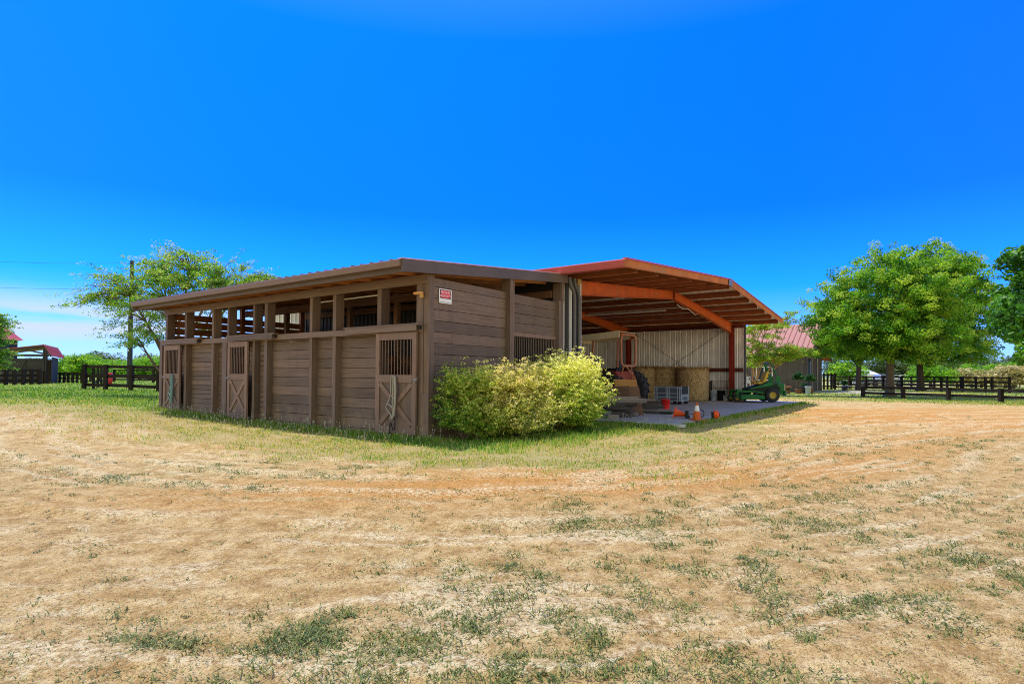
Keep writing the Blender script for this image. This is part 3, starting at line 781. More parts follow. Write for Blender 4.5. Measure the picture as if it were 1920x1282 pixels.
mb = MB(); mb.prism([(-0.95, zr(-0.95) - 0.008), (5.38, zr(5.38) - 0.008), (5.38, zr(5.38) + 0.016), (-0.95, zr(-0.95) + 0.016)], UR - 0.06, UR + 0.046, 'X'); stp(mb, 'rake_flashing', simple('pink_flashing', (0.60, 0.33, 0.33), 0.4, 0.2, 0.05))
mb = MB(); mb.prism([(-0.93, zr(-0.93) - 0.255), (5.2, zr(5.2) - 0.245), (5.2, zr(5.2) - 0.02), (-0.93, zr(-0.93) - 0.02)], ULr - 0.03, ULr, 'X'); stp(mb, 'rake_fascia', M_fascia)
# loose bracket at the corner
mb = MB(); mb.box(-0.36, -0.13, -0.11, -0.046, 3.06, 3.11, tint=.8); mb.box(-0.17, -0.12, -0.11, -0.05, 2.98, 3.06); stp(mb, 'corner_bracket', M_ply)
mb = MB(); mb.tube([(-4.6, 0.6, 3.26), (-1.9, 0.6, 3.28)], 0.02, 6); stp(mb, 'strip_light', M_white)

# ---- warning sign on the side wall
vs0 = V(822.5, 0.0)
SG = empty('warning_sign', UV(0.0, 0) + (0,), ANG, 'small red black and white warning sign screwed to the plank side wall', 'sign')
zc = 3.06; vs1 = vs0 + 0.40
def rrect(y0, y1, z0, z1, r=0.03):
    o_ = []
    for cy_, cz_, a0 in ((y1 - r, z1 - r, 0), (y0 + r, z1 - r, 90), (y0 + r, z0 + r, 180), (y1 - r, z0 + r, 270)):
        for k in range(5): a = math.radians(a0 + k * 22.5); o_.append((cy_ + r * math.cos(a), cz_ + r * math.sin(a)))
    return o_
mb = MB(); mb.prism(rrect(vs0, vs1, zc - 0.155, zc + 0.155), 0.001, 0.006, 'X'); mb.build('sign_board', M_white, SG)
mb = MB(); mb.prism(rrect(vs0 + .03, vs1 - .03, zc - 0.05, zc + 0.135, .01), 0.006, 0.0085, 'X'); mb.build('black_field', M_black, SG)
mb = MB(); mb.prism(rrect(vs0 + .05, vs1 - .05, zc - 0.038, zc + 0.126, .02), 0.0085, 0.0105, 'X'); mb.build('red_field', M_red, SG)
mb = MB(); mb.box(0.006, 0.0075, vs0 + .03, vs1 - .03, zc - .135, zc - .125); mb.build('grey_line', M_iron, SG)
def letters(txt, size, mat, parent, M, name='lettering'):
    cu = bpy.data.curves.new('t', 'FONT'); cu.body = txt; cu.size = size; cu.align_x = 'CENTER'; cu.extrude = 0.0008; cu.offset = size * 0.02
    o = bpy.data.objects.new('t', cu); COL.objects.link(o)
    dg = bpy.context.evaluated_depsgraph_get(); me = bpy.data.meshes.new_from_object(o.evaluated_get(dg))
    COL.objects.unlink(o); bpy.data.objects.remove(o)
    me.materials.clear(); me.materials.append(mat)
    q = bpy.data.objects.new(name, me); COL.objects.link(q); q.parent = parent; q.matrix_local = M
    return q
RT = Matrix(((0, 0, 1, 0), (1, 0, 0, 0), (0, 1, 0, 0), (0, 0, 0, 1)))     # text x -> local y, text y -> local z
M_pinkwhite = simple('sign_lettering', (0.85, 0.55, 0.55), 0.5, 0, 0.02)
letters('PRIVATE', 0.082, M_pinkwhite, SG, Matrix.Translation((0.0112, (vs0 + vs1) / 2, zc + 0.052)) @ RT)
letters('PROPERTY', 0.07, M_pinkwhite, SG, Matrix.Translation((0.0112, (vs0 + vs1) / 2, zc - 0.020)) @ RT)

# ---- halters hanging on the doors
def halter(uc, label, mat, s=1.0, teal=False):
    h = empty('halter', UV(uc, -0.12) + (0.0,), ANG, label, 'halter', 'halters hanging on the stall doors')
    z = 1.33
    m = MB()
    m.tube([(0.03, -.03, z), (-.01, -.05, z - .01), (-.04, -.03, z - .12), (-.05, -.02, z - .35), (-.09, -.02, z - .50), (-.17, -.03, z - .62), (-.19, -.03, z - .68), (-.12, -.03, z - .76), (-.02, -.03, z - .84)], 0.017, 7)
    m.tube([(0.03, -.03, z), (.09, -.035, z - .02), (.10, -.03, z - .3), (.09, -.03, z - .6), (.06, -.03, z - .85), (.02, -.03, z - .92), (-.03, -.03, z - .84)], 0.026, 7)
    m.tube([(0.05, -.04, z - .02), (.04, -.04, z - .3), (.03, -.04, z - .6), (.04, -.04, z - .88)], 0.022, 7)
    m.tube([(-.05, -.035, z - .4), (.09, -.04, z - .48)], 0.014, 6); m.tube([(-.12, -.04, z - .60), (.08, -.045, z - .70)], 0.014, 6)
    m.build('headstall', mat, h)
    q = MB(); q.tube([(-.03 + .02 * math.cos(a), -.05, z - .90 + .03 * math.sin(a)) for a in np.linspace(0, 2 * math.pi, 9)[:-1]], 0.006, 5, closed=True)
    q.tube([(-.03, -.05, z - .93), (-.03, -.05, z - 1.0)], 0.009, 6); q.build('snap_hook', M_iron, h)
    r = MB(); r.tube([(-.03, -.05, z - 1.0), (-.04, -.05, z - 1.12), (-.045, -.05, z - 1.27)], 0.013, 6)
    r.tube([(.06, -.03, z - .8), (.10, -.03, z - 1.0), (.09, -.03, z - 1.12), (.04, -.03, z - 1.16), (.0, -.03, z - 1.08), (-.03, -.04, z - .98)], 0.012, 6)
    r.build('lead_strap', M_black if not teal else M_rope, h)
    return h
halter(uc1 - 0.03, 'worn grey rope halter with black lead strap on the nearest stall door', M_rope)
halter(uc3 + 0.10, 'faded teal halter with pale lead rope on the farthest stall door', M_rope_teal, teal=True)

# ------------------------------------------------------------------ the open steel shed
SH = empty('equipment_shed', (CX, CY, 0), ANG, 'open sided steel shed with red gable roof and rusty orange frames behind the stable', 'shed')
def shp(mb, name, mat, parent=None, **k): return mb.build(name, mat, parent or SH, **k)
VE0, VRI, VE1 = 5.05, 14.2, 23.4
UO = 2.12; UB = -15.0
def zs(v): return 4.36 + (v - VE0) * 0.0775 if v <= VRI else 5.069 - (v - VRI) * 0.0855
mb = MB()
mb.prism([(VE0, zs(VE0) - .025), (VRI, zs(VRI) - .025), (VRI, zs(VRI)), (VE0, zs(VE0))], UB, UO, 'X')
mb.prism([(VRI, zs(VRI) - .025), (VE1, zs(VE1) - .025), (VE1, zs(VE1)), (VRI, zs(VRI))], UB, UO, 'X')
sroof = shp(mb, 'roof', M_redroof)
mb = MB(); u = UB + 0.1
while u < UO:
    mb.beam((u, VE0 - 0.02, zs(VE0) + .014), (u, VRI, zs(VRI) + .014), 0.05, 0.03); mb.beam((u, VRI, zs(VRI) + .014), (u, VE1 + .02, zs(VE1) + .014), 0.05, 0.03); u += 0.305
mb.build('roof_ribs', M_redroof, sroof)
mb = MB()
mb.prism([(VE0 + .05, zs(VE0) - .04), (VRI, zs(VRI) - .035), (VRI, zs(VRI) - .028), (VE0 + .05, zs(VE0) - .028)], UB, UO - .02, 'X')
mb.prism([(VRI, zs(VRI) - .035), (VE1 - .05, zs(VE1) - .035), (VE1 - .05, zs(VE1) - .028), (VRI, zs(VRI) - .028)], UB, UO - .02, 'X')
u = UB
while u < UO - .1:
    for a, b_ in ((VE0 + .1, VRI), (VRI, VE1 - .1)): mb.beam((u, a, zs(a) - .047), (u, b_, zs(b_) - .047), 0.03, 0.016, tint=0.1)
    u += 0.305
mb.build('roof_lining', M_under, sroof)
mb = MB(); mb.prism([(VRI - .2, zs(VRI - .2) + .03), (VRI, zs(VRI) + .045), (VRI + .2, zs(VRI + .2) + .03), (VRI + .2, zs(VRI + .2) + .022), (VRI, zs(VRI) + .037), (VRI - .2, zs(VRI - .2) + .022)], UB, UO + .03, 'X'); mb.build('ridge_cap', M_redroof, sroof)
PVs = [VE0 + 0.75 + i * 1.42 for i in range(6)] + [VRI - 0.25, VRI + 0.25] + [VRI + 1.7 + i * 1.40 for i in range(5)] + [22.95]
for v in PVs:
    mb = MB(); s = 0.0775 if v < VRI else -0.0855; z = zs(v) - 0.055
    mb.box(UB, UO - .06, v - .006, v + .006, z - .215, z); mb.box(UB, UO - .06, v + .006, v + .075, z - .217, z - .205, tint=5.0); mb.box(UB, UO - .06, v - .07, v - .006, z - .012, z - .002)  # bottom flange tinted brighter, its lit edge put into the colour
    shp(mb, 'purlin', M_rustdark)
mb = MB(); mb.prism([(VE0 - .10, zs(VE0) - .19), (VE0, zs(VE0) - .21), (VE0, zs(VE0) - .03), (VE0 - .14, zs(VE0) + .005), (VE0 - .15, zs(VE0) - .02)], UB, UO + .02, 'X'); shp(mb, 'eave_gutter', M_gutter_red)
mb = MB(); a, b_ = VE0 - .14, VRI - .0
mb.prism([(a, zs(a) - .19), (b_, zs(b_) - .20), (b_, zs(b_) + .02), (a, zs(a) + .02)], UO + .002, UO + .03, 'X')
mb.prism([(b_, zs(b_) - .235), (VE1 + .12, zs(VE1 + .12) - .21), (VE1 + .12, zs(VE1 + .12) - .02), (b_, zs(b_) + .0)], UO + .032, UO + .055, 'X')
mb.prism([(a, zs(a) - .20), (b_, zs(b_) - .21), (b_, zs(b_) - .19), (a, zs(a) - .18)], UO - .05, UO + .04, 'X')
rk = shp(mb, 'rake_trim', M_rake)
mb = MB(); mb.prism([(VRI - .25, zs(VRI) - .23), (VRI + .22, zs(VRI) - .24), (VRI + .22, zs(VRI) + .03), (VRI - .25, zs(VRI) + .03)], UO + .057, UO + .064, 'X'); mb.build('peak_plate', M_iron, rk)
mb = MB(); mb.prism([(a, zs(a) + .006), (VRI, zs(VRI) + .006), (VE1 + .1, zs(VE1 + .1) + .006), (VE1 + .1, zs(VE1 + .1) + .05), (VRI, zs(VRI) + .052), (a, zs(a) + .05)], UO - .05, UO + .068, 'X'); mb.build('flashing', M_gutter_red, rk)
# rigid frames: tapered columns and rafters with flanges
def frame(u0):
    fr = MB(); n = 8
    top = lambda v: zs(v) - 0.275
    def dep(v):
        if v < 9.5: return 0.42 - (v - 5.9) * 0.012
        if v < VRI: return 0.377 - (v - 9.5) * 0.017
        if v < 19: return 0.30 + (v - VRI) * 0.012
        return 0.358 + (v - 19) * 0.035
    vs = list(np.linspace(5.9, VRI, 9)) + list(np.linspace(VRI, 22.75, 9))[1:]
    for a, b_ in zip(vs[:-1], vs[1:]):
        fr.prism([(a, top(a) - dep(a)), (b_, top(b_) - dep(b_)), (b_, top(b_)), (a, top(a))], u0 - .006, u0 + .006, 'X', tint=0.5)
        fr.prism([(a, top(a)), (b_, top(b_)), (b_, top(b_) + .012), (a, top(a) + .012)], u0 - .09, u0 + .09, 'X', tint=0.5)
        fr.prism([(a, top(a) - dep(a) - .012), (b_, top(b_) - dep(b_) - .012), (b_, top(b_) - dep(b_)), (a, top(a) - dep(a))], u0 - .09, u0 + .09, 'X', tint=0.6)
    r = shp(fr, 'frame_rafter', M_rust)
    sp = MB(); sp.box(u0 - .10, u0 + .10, VRI - .016, VRI + .016, top(VRI) - .36, top(VRI) + .02, tint=0.1)
    sp.build('splice_plate', M_rustdark, r)
    cl = MB(); zt = top(22.75)
    cl.box(u0 - .006, u0 + .006, 22.36, 22.75, 0.10, zt); cl.box(u0 - .09, u0 + .09, 22.75, 22.765, 0.10, zt + .01); cl.box(u0 - .09, u0 + .09, 22.345, 22.36, 0.10, zt - .45)
    shp(cl, 'column', M_col)
    c2 = MB(); c2.box(u0 - .006, u0 + .006, 5.75, 6.1, 0.1, top(6) - .3); c2.box(u0 - .09, u0 + .09, 5.735, 5.75, 0.1, top(5.8)); c2.box(u0 - .09, u0 + .09, 6.1, 6.115, 0.1, top(6) - .4)
    shp(c2, 'column', M_col)
for u0 in (-0.12, -5.95, -11.9): frame(u0)
# walls
def ribbed(u0, u1, v, z0, z1, face=-1, sp=0.305):
    mb = MB(); mb.box(u0, u1, v, v + .02, z0, z1, tint=.5); u = u1 - .05
    while u > u0:
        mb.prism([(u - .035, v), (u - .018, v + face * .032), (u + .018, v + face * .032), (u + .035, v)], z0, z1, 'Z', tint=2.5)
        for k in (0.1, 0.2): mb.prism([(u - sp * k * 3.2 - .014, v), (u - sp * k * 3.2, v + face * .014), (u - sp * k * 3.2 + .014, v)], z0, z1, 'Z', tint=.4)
        mb.box(u + .036, u + .052, v - .001, v - .0005 + face * .004, z0, z1, tint=-3.0)  # bright ribs and dark strips beside them: relief shading put into the tint
        u -= sp
    return mb
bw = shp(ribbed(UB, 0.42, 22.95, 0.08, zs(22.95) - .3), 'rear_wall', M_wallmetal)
mb = MB(); mb.box(0.42, 0.50, 22.86, 23.0, 0.05, zs(22.9) - .28); shp(mb, 'wall_corner_trim', M_greymetal)
mb = MB(); mb.box(UB, 0.40, 22.77, 22.90, 1.60, 1.66); mb.box(UB, 0.40, 22.765, 22.775, 1.60, 1.80); mb.box(UB, .40, 22.75, 22.91, zs(22.9) - .42, zs(22.9) - .29); shp(mb, 'girt', M_darksteel)
mb = MB()
for a, b_ in (((-5.85, 22.7, 3.95), (-0.3, 22.7, 0.3)), ((-5.85, 22.7, 0.3), (-0.3, 22.7, 3.95)), ((-11.8, 22.7, 3.9), (-6.1, 22.7, .3))): mb.tube([a, b_], 0.011, 5)
shp(mb, 'brace_rod', M_darksteel)
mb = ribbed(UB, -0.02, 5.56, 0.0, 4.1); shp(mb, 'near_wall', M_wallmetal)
mb = MB(); mb.box(UB - .03, UB, 5.6, 22.9, 0.0, 4.3); v = 5.8
while v < 22.8: mb.box(UB, UB + .03, v, v + .05, 0.0, 4.3); v += .305
shp(mb, 'end_wall', M_wallmetal)
mb = MB(); mb.box(-0.02, 0.10, 5.52, 6.16, 0.0, 4.10, tint=.5); shp(mb, 'corner_column', M_greymetal)
mb = MB(); mb.box(.101, .16, 5.56, 5.60, 0, 4.05); mb.box(.101, .16, 6.10, 6.16, 0, 4.05); shp(mb, 'corner_trim', M_wallmetal)
for vv, off in ((5.74, 0.05), (6.0, 0.05)):
    mb = MB(); mb.tube([(0.17, vv, 0.1), (0.17, vv, 3.62), (0.19, vv - .1, 3.78), (0.19, vv - .28, 3.98), (0.19, vv - .32, 4.15)], 0.058, 8); shp(mb, 'downspout', M_greymetal)
mb = MB(); mb.box(.0, .14, 6.0, 6.2, 4.0, 4.18); shp(mb, 'eave_block', simple('mustard_block', (0.36, 0.26, 0.10), .7))
mb = MB(); mb.tube([(-.10, 14.6, 4.32), (-.02, 15.0, 4.17), (.03, 15.5, 4.22), (.0, 16.0, 4.16), (0, 16.5, 4.05), (-.05, 17, 4.12)], 0.012, 6); shp(mb, 'loose_cable', M_white)
for v in (17.2, 9.6): shp(MB().tube([(-9, v, 4.40), (-1.6, v, 4.40)], 0.035, 8), 'strip_light', M_white)
for v in (15.8, 17.3, 18.8, 20.3, 21.6): 
    mb = MB(); mb.tube([(UO - .5, v + .35, zs(v) - .14), (UO - .42, v + .35, zs(v) - .18)], 0.055, 8); shp(mb, 'purlin_clip', M_white)
# floor slab
m, nt, b, out = mat_new('concrete'); t = NT(nt); c = t.coord()
nz = t.noise(c, 1.4, 6, .6); nf = t.noise(c, 30, 4)
colr = t.ramp(nz, ((.3, (0.27, .245, .215)), (.55, (.42, .385, .34)), (.75, (.52, .47, .41))))
t.l(t.mix(t.mr(nf, .4, .7, 0, .25), colr, (.20, .16, .12)), b.inputs['Base Color']); b.inputs['Roughness'].default_value = .85; t.bump(nf, .4, .006, b)
M_conc = m
mb = MB(); mb.box(-15.0, 2.88, 6.17, 24.15, -0.25, 0.085, tint=.5); sl = mb.build('shed_floor_slab', M_conc, None); sl.location = (CX, CY, 0); sl.rotation_euler = (0, 0, ANG); tag(sl, kind='structure')
# ------------------------------------------------------------------ trees and shrubs
def leaves(name, mat, parent, C, R, n, size, seed, flat=0.6, upb=0.5, aspect=2.0, cjit=0.25, loc=None, colsh=0.0, tgrad=None):
    rs = np.random.RandomState(seed); C = np.asarray(C, float); R = np.asarray(R, float)
    w = R ** 2; idx = rs.choice(len(C), n, p=w / w.sum())
    d = rs.normal(0, 1, (n, 3)); d /= np.linalg.norm(d, axis=1)[:, None]
    rad = rs.uniform(0, 1, n) ** 0.45
    off = d * (R[idx] * rad)[:, None]; off[:, 2] *= flat
    p = C[idx] + off
    nrm = rs.normal(0, 1, (n, 3)) + d * 0.5; nrm[:, 2] = np.abs(nrm[:, 2]) + upb
    nrm /= np.linalg.norm(nrm, axis=1)[:, None]
    a = np.cross(nrm, rs.normal(0, 1, (n, 3))); a /= np.linalg.norm(a, axis=1)[:, None]
    b = np.cross(nrm, a); L = size * rs.uniform(0.6, 1.3, n)
    a = a * (L * 0.5)[:, None]; b = b * (L * 0.5 / aspect)[:, None]; bend = nrm * (L * 0.12)[:, None]
    P = np.stack([p - a, p - b + bend, p + a, p + b + bend], 1).reshape(-1, 3)
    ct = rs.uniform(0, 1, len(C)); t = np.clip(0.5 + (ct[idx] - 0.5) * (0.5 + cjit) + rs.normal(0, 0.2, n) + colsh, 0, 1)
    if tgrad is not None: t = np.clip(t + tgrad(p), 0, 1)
    f = np.arange(4 * n, dtype=np.int32)
    return mesh_np(name, P, f, 4, mat, parent, tint=t)
def limb_pts(p, q, seed, sag=0.12, n=6):
    rs = random.Random(seed); p = Vector(p); q = Vector(q); L = (q - p).length; o = []
    side = Vector((rs.uniform(-1, 1), rs.uniform(-1, 1), 0)) * L * 0.08
    for i in range(n + 1):
        t = i / n; b = p.lerp(q, t); b.z += math.sin(t * math.pi) * L * sag; b += side * math.sin(t * math.pi)
        o.append(b)
    return o
def crown_centres(lobes, spacing, seed, shell=0.35, r0=0.55, r1=1.0):
    rs = np.random.RandomState(seed); out = []; rad = []
    for (cx, cy, cz, rx, ry, rz) in lobes:
        vol = rx * ry * rz * 4.19; m = int(vol / spacing ** 3 * 1.3) + 3
        d = rs.normal(0, 1, (m, 3)); d /= np.linalg.norm(d, axis=1)[:, None]
        k = shell + (1 - shell) * rs.uniform(0, 1, m) ** 0.7
        k = k * (1 + 0.10 * rs.normal(0, 1, m))
        out.append(np.stack([cx + d[:, 0] * rx * k, cy + d[:, 1] * ry * k, cz + d[:, 2] * rz * k], -1)); rad.append(rs.uniform(r0, r1, m) * spacing)
    return np.concatenate(out), np.concatenate(rad)
def tree(name, label, cat, base, trunk, lobes, mats, leafn, leafs, spacing, seed, group=None, nl=14, flare=1.5, group_trunks=None, **kw):
    """trunk = (height of first fork, radius); lobes in metres relative to the base"""
    root = empty(name, base, 0, label, cat, group)
    C, R = crown_centres(lobes, spacing, seed, **{k: kw.pop(k) for k in ('shell', 'r0', 'r1') if k in kw})
    rs = random.Random(seed); tb = MB(); fh, tr = trunk
    lean = (rs.uniform(-.03, .03) * fh, rs.uniform(-.03, .03) * fh)
    top = Vector((lean[0], lean[1], fh))
    tb.tube([(0, 0, -0.15), (0, 0, 0.05), (lean[0] * .1, 0, 0.35), (lean[0] * .5, lean[1] * .5, fh * .55), top], [tr * flare * 1.15, tr * flare, tr * 1.08, tr * .92, tr * .85], 12)
    tk = tb.build('trunk', mats[0], root)
    zc = max(l[2] + l[5] * 0.5 for l in lobes)
    lb = MB(); lb.tube(limb_pts(top, (lean[0] * 2, lean[1] * 2, zc), seed, 0.0), [tr * .8 * (1 - .8 * i / 6) for i in range(7)], 8)
    order = list(range(len(C))); rs.shuffle(order)
    for j, i in enumerate(order[:nl]):
        q = Vector(C[i]); t0 = rs.uniform(0.0, 0.55) if j > 4 else 0.0
        p = top.lerp(Vector((lean[0] * 2, lean[1] * 2, zc)), t0)
        r = tr * (0.55 if j < 5 else 0.3) * (1 - t0 * .5)
        pts = limb_pts(p, q, seed + j); lb.tube(pts, [r * (1 - .85 * k / 6) for k in range(7)], 6)
        for k2 in range(3):
            i2 = order[(j * 3 + k2 + nl) % len(order)]; q2 = Vector(C[i2])
            if (q2 - pts[4]).length < max(l[3] for l in lobes) * 0.75:
                lb.tube(limb_pts(pts[3 + k2 % 3], q2, seed + j + k2, .06, 4), [r * .3 * (1 - .2 * k) for k in range(5)], 5)
    lb.build('limbs', mats[0], tk)
    leaves('crown', mats[1], root, C, R, leafn, leafs, seed + 1, **kw)
    return root
F_oak = foliage_mat('oak_leaves', [(0.03, 0.12, 0.008), (0.09, 0.25, 0.012), (0.16, 0.38, 0.02), (0.25, 0.48, 0.035), (0.40, 0.52, 0.06)], 0.5)
F_gum = foliage_mat('sweetgum_leaves', [(0.02, 0.07, 0.008), (0.04, 0.15, 0.012), (0.09, 0.27, 0.025), (0.20, 0.42, 0.05)], 0.45)
F_airy = foliage_mat('small_airy_leaves', [(0.05, 0.17, 0.012), (0.12, 0.32, 0.02), (0.22, 0.44, 0.05), (0.36, 0.52, 0.10), (0.50, 0.48, 0.18)], 0.5)
F_myrtle = foliage_mat('crepe_myrtle_leaves', [(0.06, 0.18, 0.01), (0.16, 0.36, 0.02), (0.32, 0.52, 0.05), (0.52, 0.56, 0.14), (0.62, 0.40, 0.14)], 0.5)
F_bright = foliage_mat('bright_tree_leaves', [(0.05, 0.17, 0.012), (0.12, 0.32, 0.02), (0.25, 0.50, 0.03), (0.45, 0.60, 0.06)], 0.5)
F_far = foliage_mat('far_tree_leaves', [(0.06, 0.10, 0.045), (0.10, 0.16, 0.06), (0.17, 0.23, 0.08)], 0.25)
F_yel = foliage_mat('yellow_variegated_leaves', [(0.08, 0.22, 0.015), (0.34, 0.46, 0.04), (0.72, 0.74, 0.14), (0.92, 0.88, 0.32), (0.95, 0.92, 0.55)], 0.45)
F_pink = foliage_mat('pinkish_yellow_leaves', [(0.10, 0.20, 0.02), (0.40, 0.44, 0.06), (0.76, 0.70, 0.20), (0.92, 0.82, 0.40), (0.92, 0.72, 0.48)], 0.45)
F_grn = foliage_mat('green_shrub_leaves', [(0.04, 0.14, 0.015), (0.18, 0.32, 0.03), (0.46, 0.54, 0.08), (0.82, 0.80, 0.26)], 0.45)
F_topi = foliage_mat('topiary_leaves', [(0.01, 0.05, 0.01), (0.02, 0.10, 0.02), (0.06, 0.17, 0.03)], 0.2)
F_tan = foliage_mat('dry_plumes', [(0.24, 0.26, 0.08), (0.45, 0.38, 0.17), (0.66, 0.54, 0.30)], 0.3)

# sprays: arching twigs that carry leaves and reach out of the crown
def spray_shrub(name, label, lobes, mat, nspray, nleaf, leafs, seed, group, lift=0.35, tg=None, base=None):
    rs = np.random.RandomState(seed)
    cx, cy = base
    root = empty(name, (cx, cy, 0), 0, label, 'shrub', group)
    Cs = []; Rs = []; tw = MB()
    for k in range(nspray):
        l = lobes[rs.randint(len(lobes))]; d = rs.normal(0, 1, 3); d[2] = abs(d[2]) * 0.8 + rs.uniform(-0.95, 0.15); d /= np.linalg.norm(d)
        e = np.array(l[:3]) + d * np.array(l[3:]) * rs.uniform(0.85, 1.12)
        e[2] = max(e[2], rs.uniform(0.06, 0.25))
        s = np.array(l[:3]) + d * np.array(l[3:]) * 0.45; s[2] -= 0.1
        out = np.array([d[0], d[1], d[2] * 0.4 + lift]); out /= np.linalg.norm(out)
        for q in range(5):
            t = q / 4; p = s + (e - s) * t + out * 0.10 * t * t
            Cs.append(p); Rs.append(0.115 - 0.05 * t)
        if k % 9 == 0: tw.tube([Vector((l[0] * .6, l[1] * .6, 0.02)), Vector(s), Vector(e)], [0.014, 0.009, 0.003], 4)
    tw.build('stems', M_bark, root)
    leaves('foliage', mat, root, Cs, Rs, nleaf, leafs, seed + 3, flat=0.55, upb=0.35, aspect=2.2, cjit=0.15, tgrad=tg)
    return root
def shrub_at(u, v): return UV(u, v)
def hedge(u, v, lobes_uv, **k):
    bx, by = UV(u, v); L = []
    for (a, b_, z, ra, rz) in lobes_uv:
        p = UV(a, b_); L.append((p[0] - bx, p[1] - by, z, ra, ra, rz))
    return spray_shrub('shrub', lobes=L, base=(bx, by), group='shrubs along the stable side wall', **k)
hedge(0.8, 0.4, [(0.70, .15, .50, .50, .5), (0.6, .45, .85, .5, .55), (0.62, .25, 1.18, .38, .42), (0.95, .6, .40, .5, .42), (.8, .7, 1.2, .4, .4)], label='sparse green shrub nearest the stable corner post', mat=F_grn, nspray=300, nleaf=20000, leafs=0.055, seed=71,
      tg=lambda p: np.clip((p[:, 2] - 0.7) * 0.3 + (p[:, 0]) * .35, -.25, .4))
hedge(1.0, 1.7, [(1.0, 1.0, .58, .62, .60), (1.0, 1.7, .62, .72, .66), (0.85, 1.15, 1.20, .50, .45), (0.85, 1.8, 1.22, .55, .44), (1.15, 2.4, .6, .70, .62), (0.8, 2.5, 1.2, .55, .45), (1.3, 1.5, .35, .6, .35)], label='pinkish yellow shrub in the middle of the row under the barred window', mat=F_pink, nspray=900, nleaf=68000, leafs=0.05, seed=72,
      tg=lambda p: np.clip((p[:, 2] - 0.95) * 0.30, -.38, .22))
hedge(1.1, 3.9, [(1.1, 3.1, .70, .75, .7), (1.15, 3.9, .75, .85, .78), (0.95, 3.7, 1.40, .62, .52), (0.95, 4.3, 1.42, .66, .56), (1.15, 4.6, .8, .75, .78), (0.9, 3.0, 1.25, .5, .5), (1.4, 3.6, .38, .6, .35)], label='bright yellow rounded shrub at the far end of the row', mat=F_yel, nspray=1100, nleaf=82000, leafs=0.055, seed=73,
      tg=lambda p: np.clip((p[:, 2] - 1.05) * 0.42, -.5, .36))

# big pair of oaks on the right
def lob(px, py, depth, rpx, rpz, bx, by, ry=None):
    d = ray(px, py); t = depth / d.y; r = rpx * depth / F; rz = rpz * depth / F
    return (d.x * t - bx, depth - by, CAMH + d.z * t, r, ry or r, rz)
def px_tree(name, label, cat, px, depth, lobes_px, trunk, mats, n, s, sp, seed, **k):
    b = PT(px, depth)
    L = [lob(a[0], a[1], depth + (a[4] if len(a) > 4 else 0), a[2], a[3], b[0], b[1]) for a in lobes_px]
    L = [(x, y, z - b[2], rx, ry, rz) for x, y, z, rx, ry, rz in L]
    return tree(name, label, cat, b, trunk, L, mats, n, s, sp, seed, **k)
px_tree('oak_tree', 'spreading bright green oak whose trunk stands behind the low two rail fence', 'tree', 1668, 40,
        [(1668, 560, 125, 85, 0), (1590, 580, 70, 62, 0), (1740, 590, 80, 70, -1), (1690, 500, 75, 46, 0), (1625, 625, 85, 38, -1), (1710, 635, 90, 40, -1.5), (1556, 612, 46, 50, 0), (1640, 640, 60, 35, 0), (1600, 655, 60, 26, 0), (1690, 658, 70, 26, -1), (1545, 650, 30, 25, 0)],
        (2.3, 0.27), (M_bark, F_oak), 95000, 0.17, 0.85, 101, flare=1.7, nl=26, flat=0.6, upb=0.25, cjit=0.8, r0=.36, r1=.72)
px_tree('oak_tree', 'dark trunked oak behind the four rail fence, the right one of the pair', 'tree', 1726, 57,
        [(1760, 560, 95, 80, 0), (1820, 600, 48, 62, -2), (1745, 495, 72, 42, 0), (1800, 530, 55, 50, 0), (1770, 645, 85, 38, -1), (1835, 645, 38, 30, 0), (1790, 668, 60, 20, -2), (1720, 660, 60, 24, 0)],
        (2.6, 0.32), (M_bark_dark, F_oak), 72000, 0.22, 1.1, 102, flare=1.5, nl=24, flat=0.6, upb=0.25, cjit=0.8, r0=.36, r1=.72)
px_tree('oak_tree', 'small forked oak between the tack barn and the fence chair', 'tree', 1609, 60,
        [(1600, 625, 70, 40, 0), (1570, 600, 50, 45, 0), (1640, 650, 55, 30, 0), (1590, 660, 45, 18, 0)],
        (2.4, 0.26), (M_bark_dark, F_oak), 24000, 0.22, 1.3, 103, flare=1.2, nl=12, flat=0.7, upb=0.35)
px_tree('sweetgum_tree', 'dark green sweetgum tree cut off by the right edge of the photo', 'tree', 2010, 30,
        [(1985, 560, 95, 75, 0), (2000, 470, 80, 60, 0), (1935, 615, 55, 55, -1), (2010, 640, 90, 50, 0), (1915, 580, 45, 38, 0), (2010, 400, 55, 50, 0), (1940, 500, 35, 40, 0)],
        (2.0, 0.3), (M_bark_dark, F_gum), 34000, 0.24, 1.0, 104, nl=14, flat=0.75, upb=0.2, r0=.4, r1=.8, aspect=1.3)
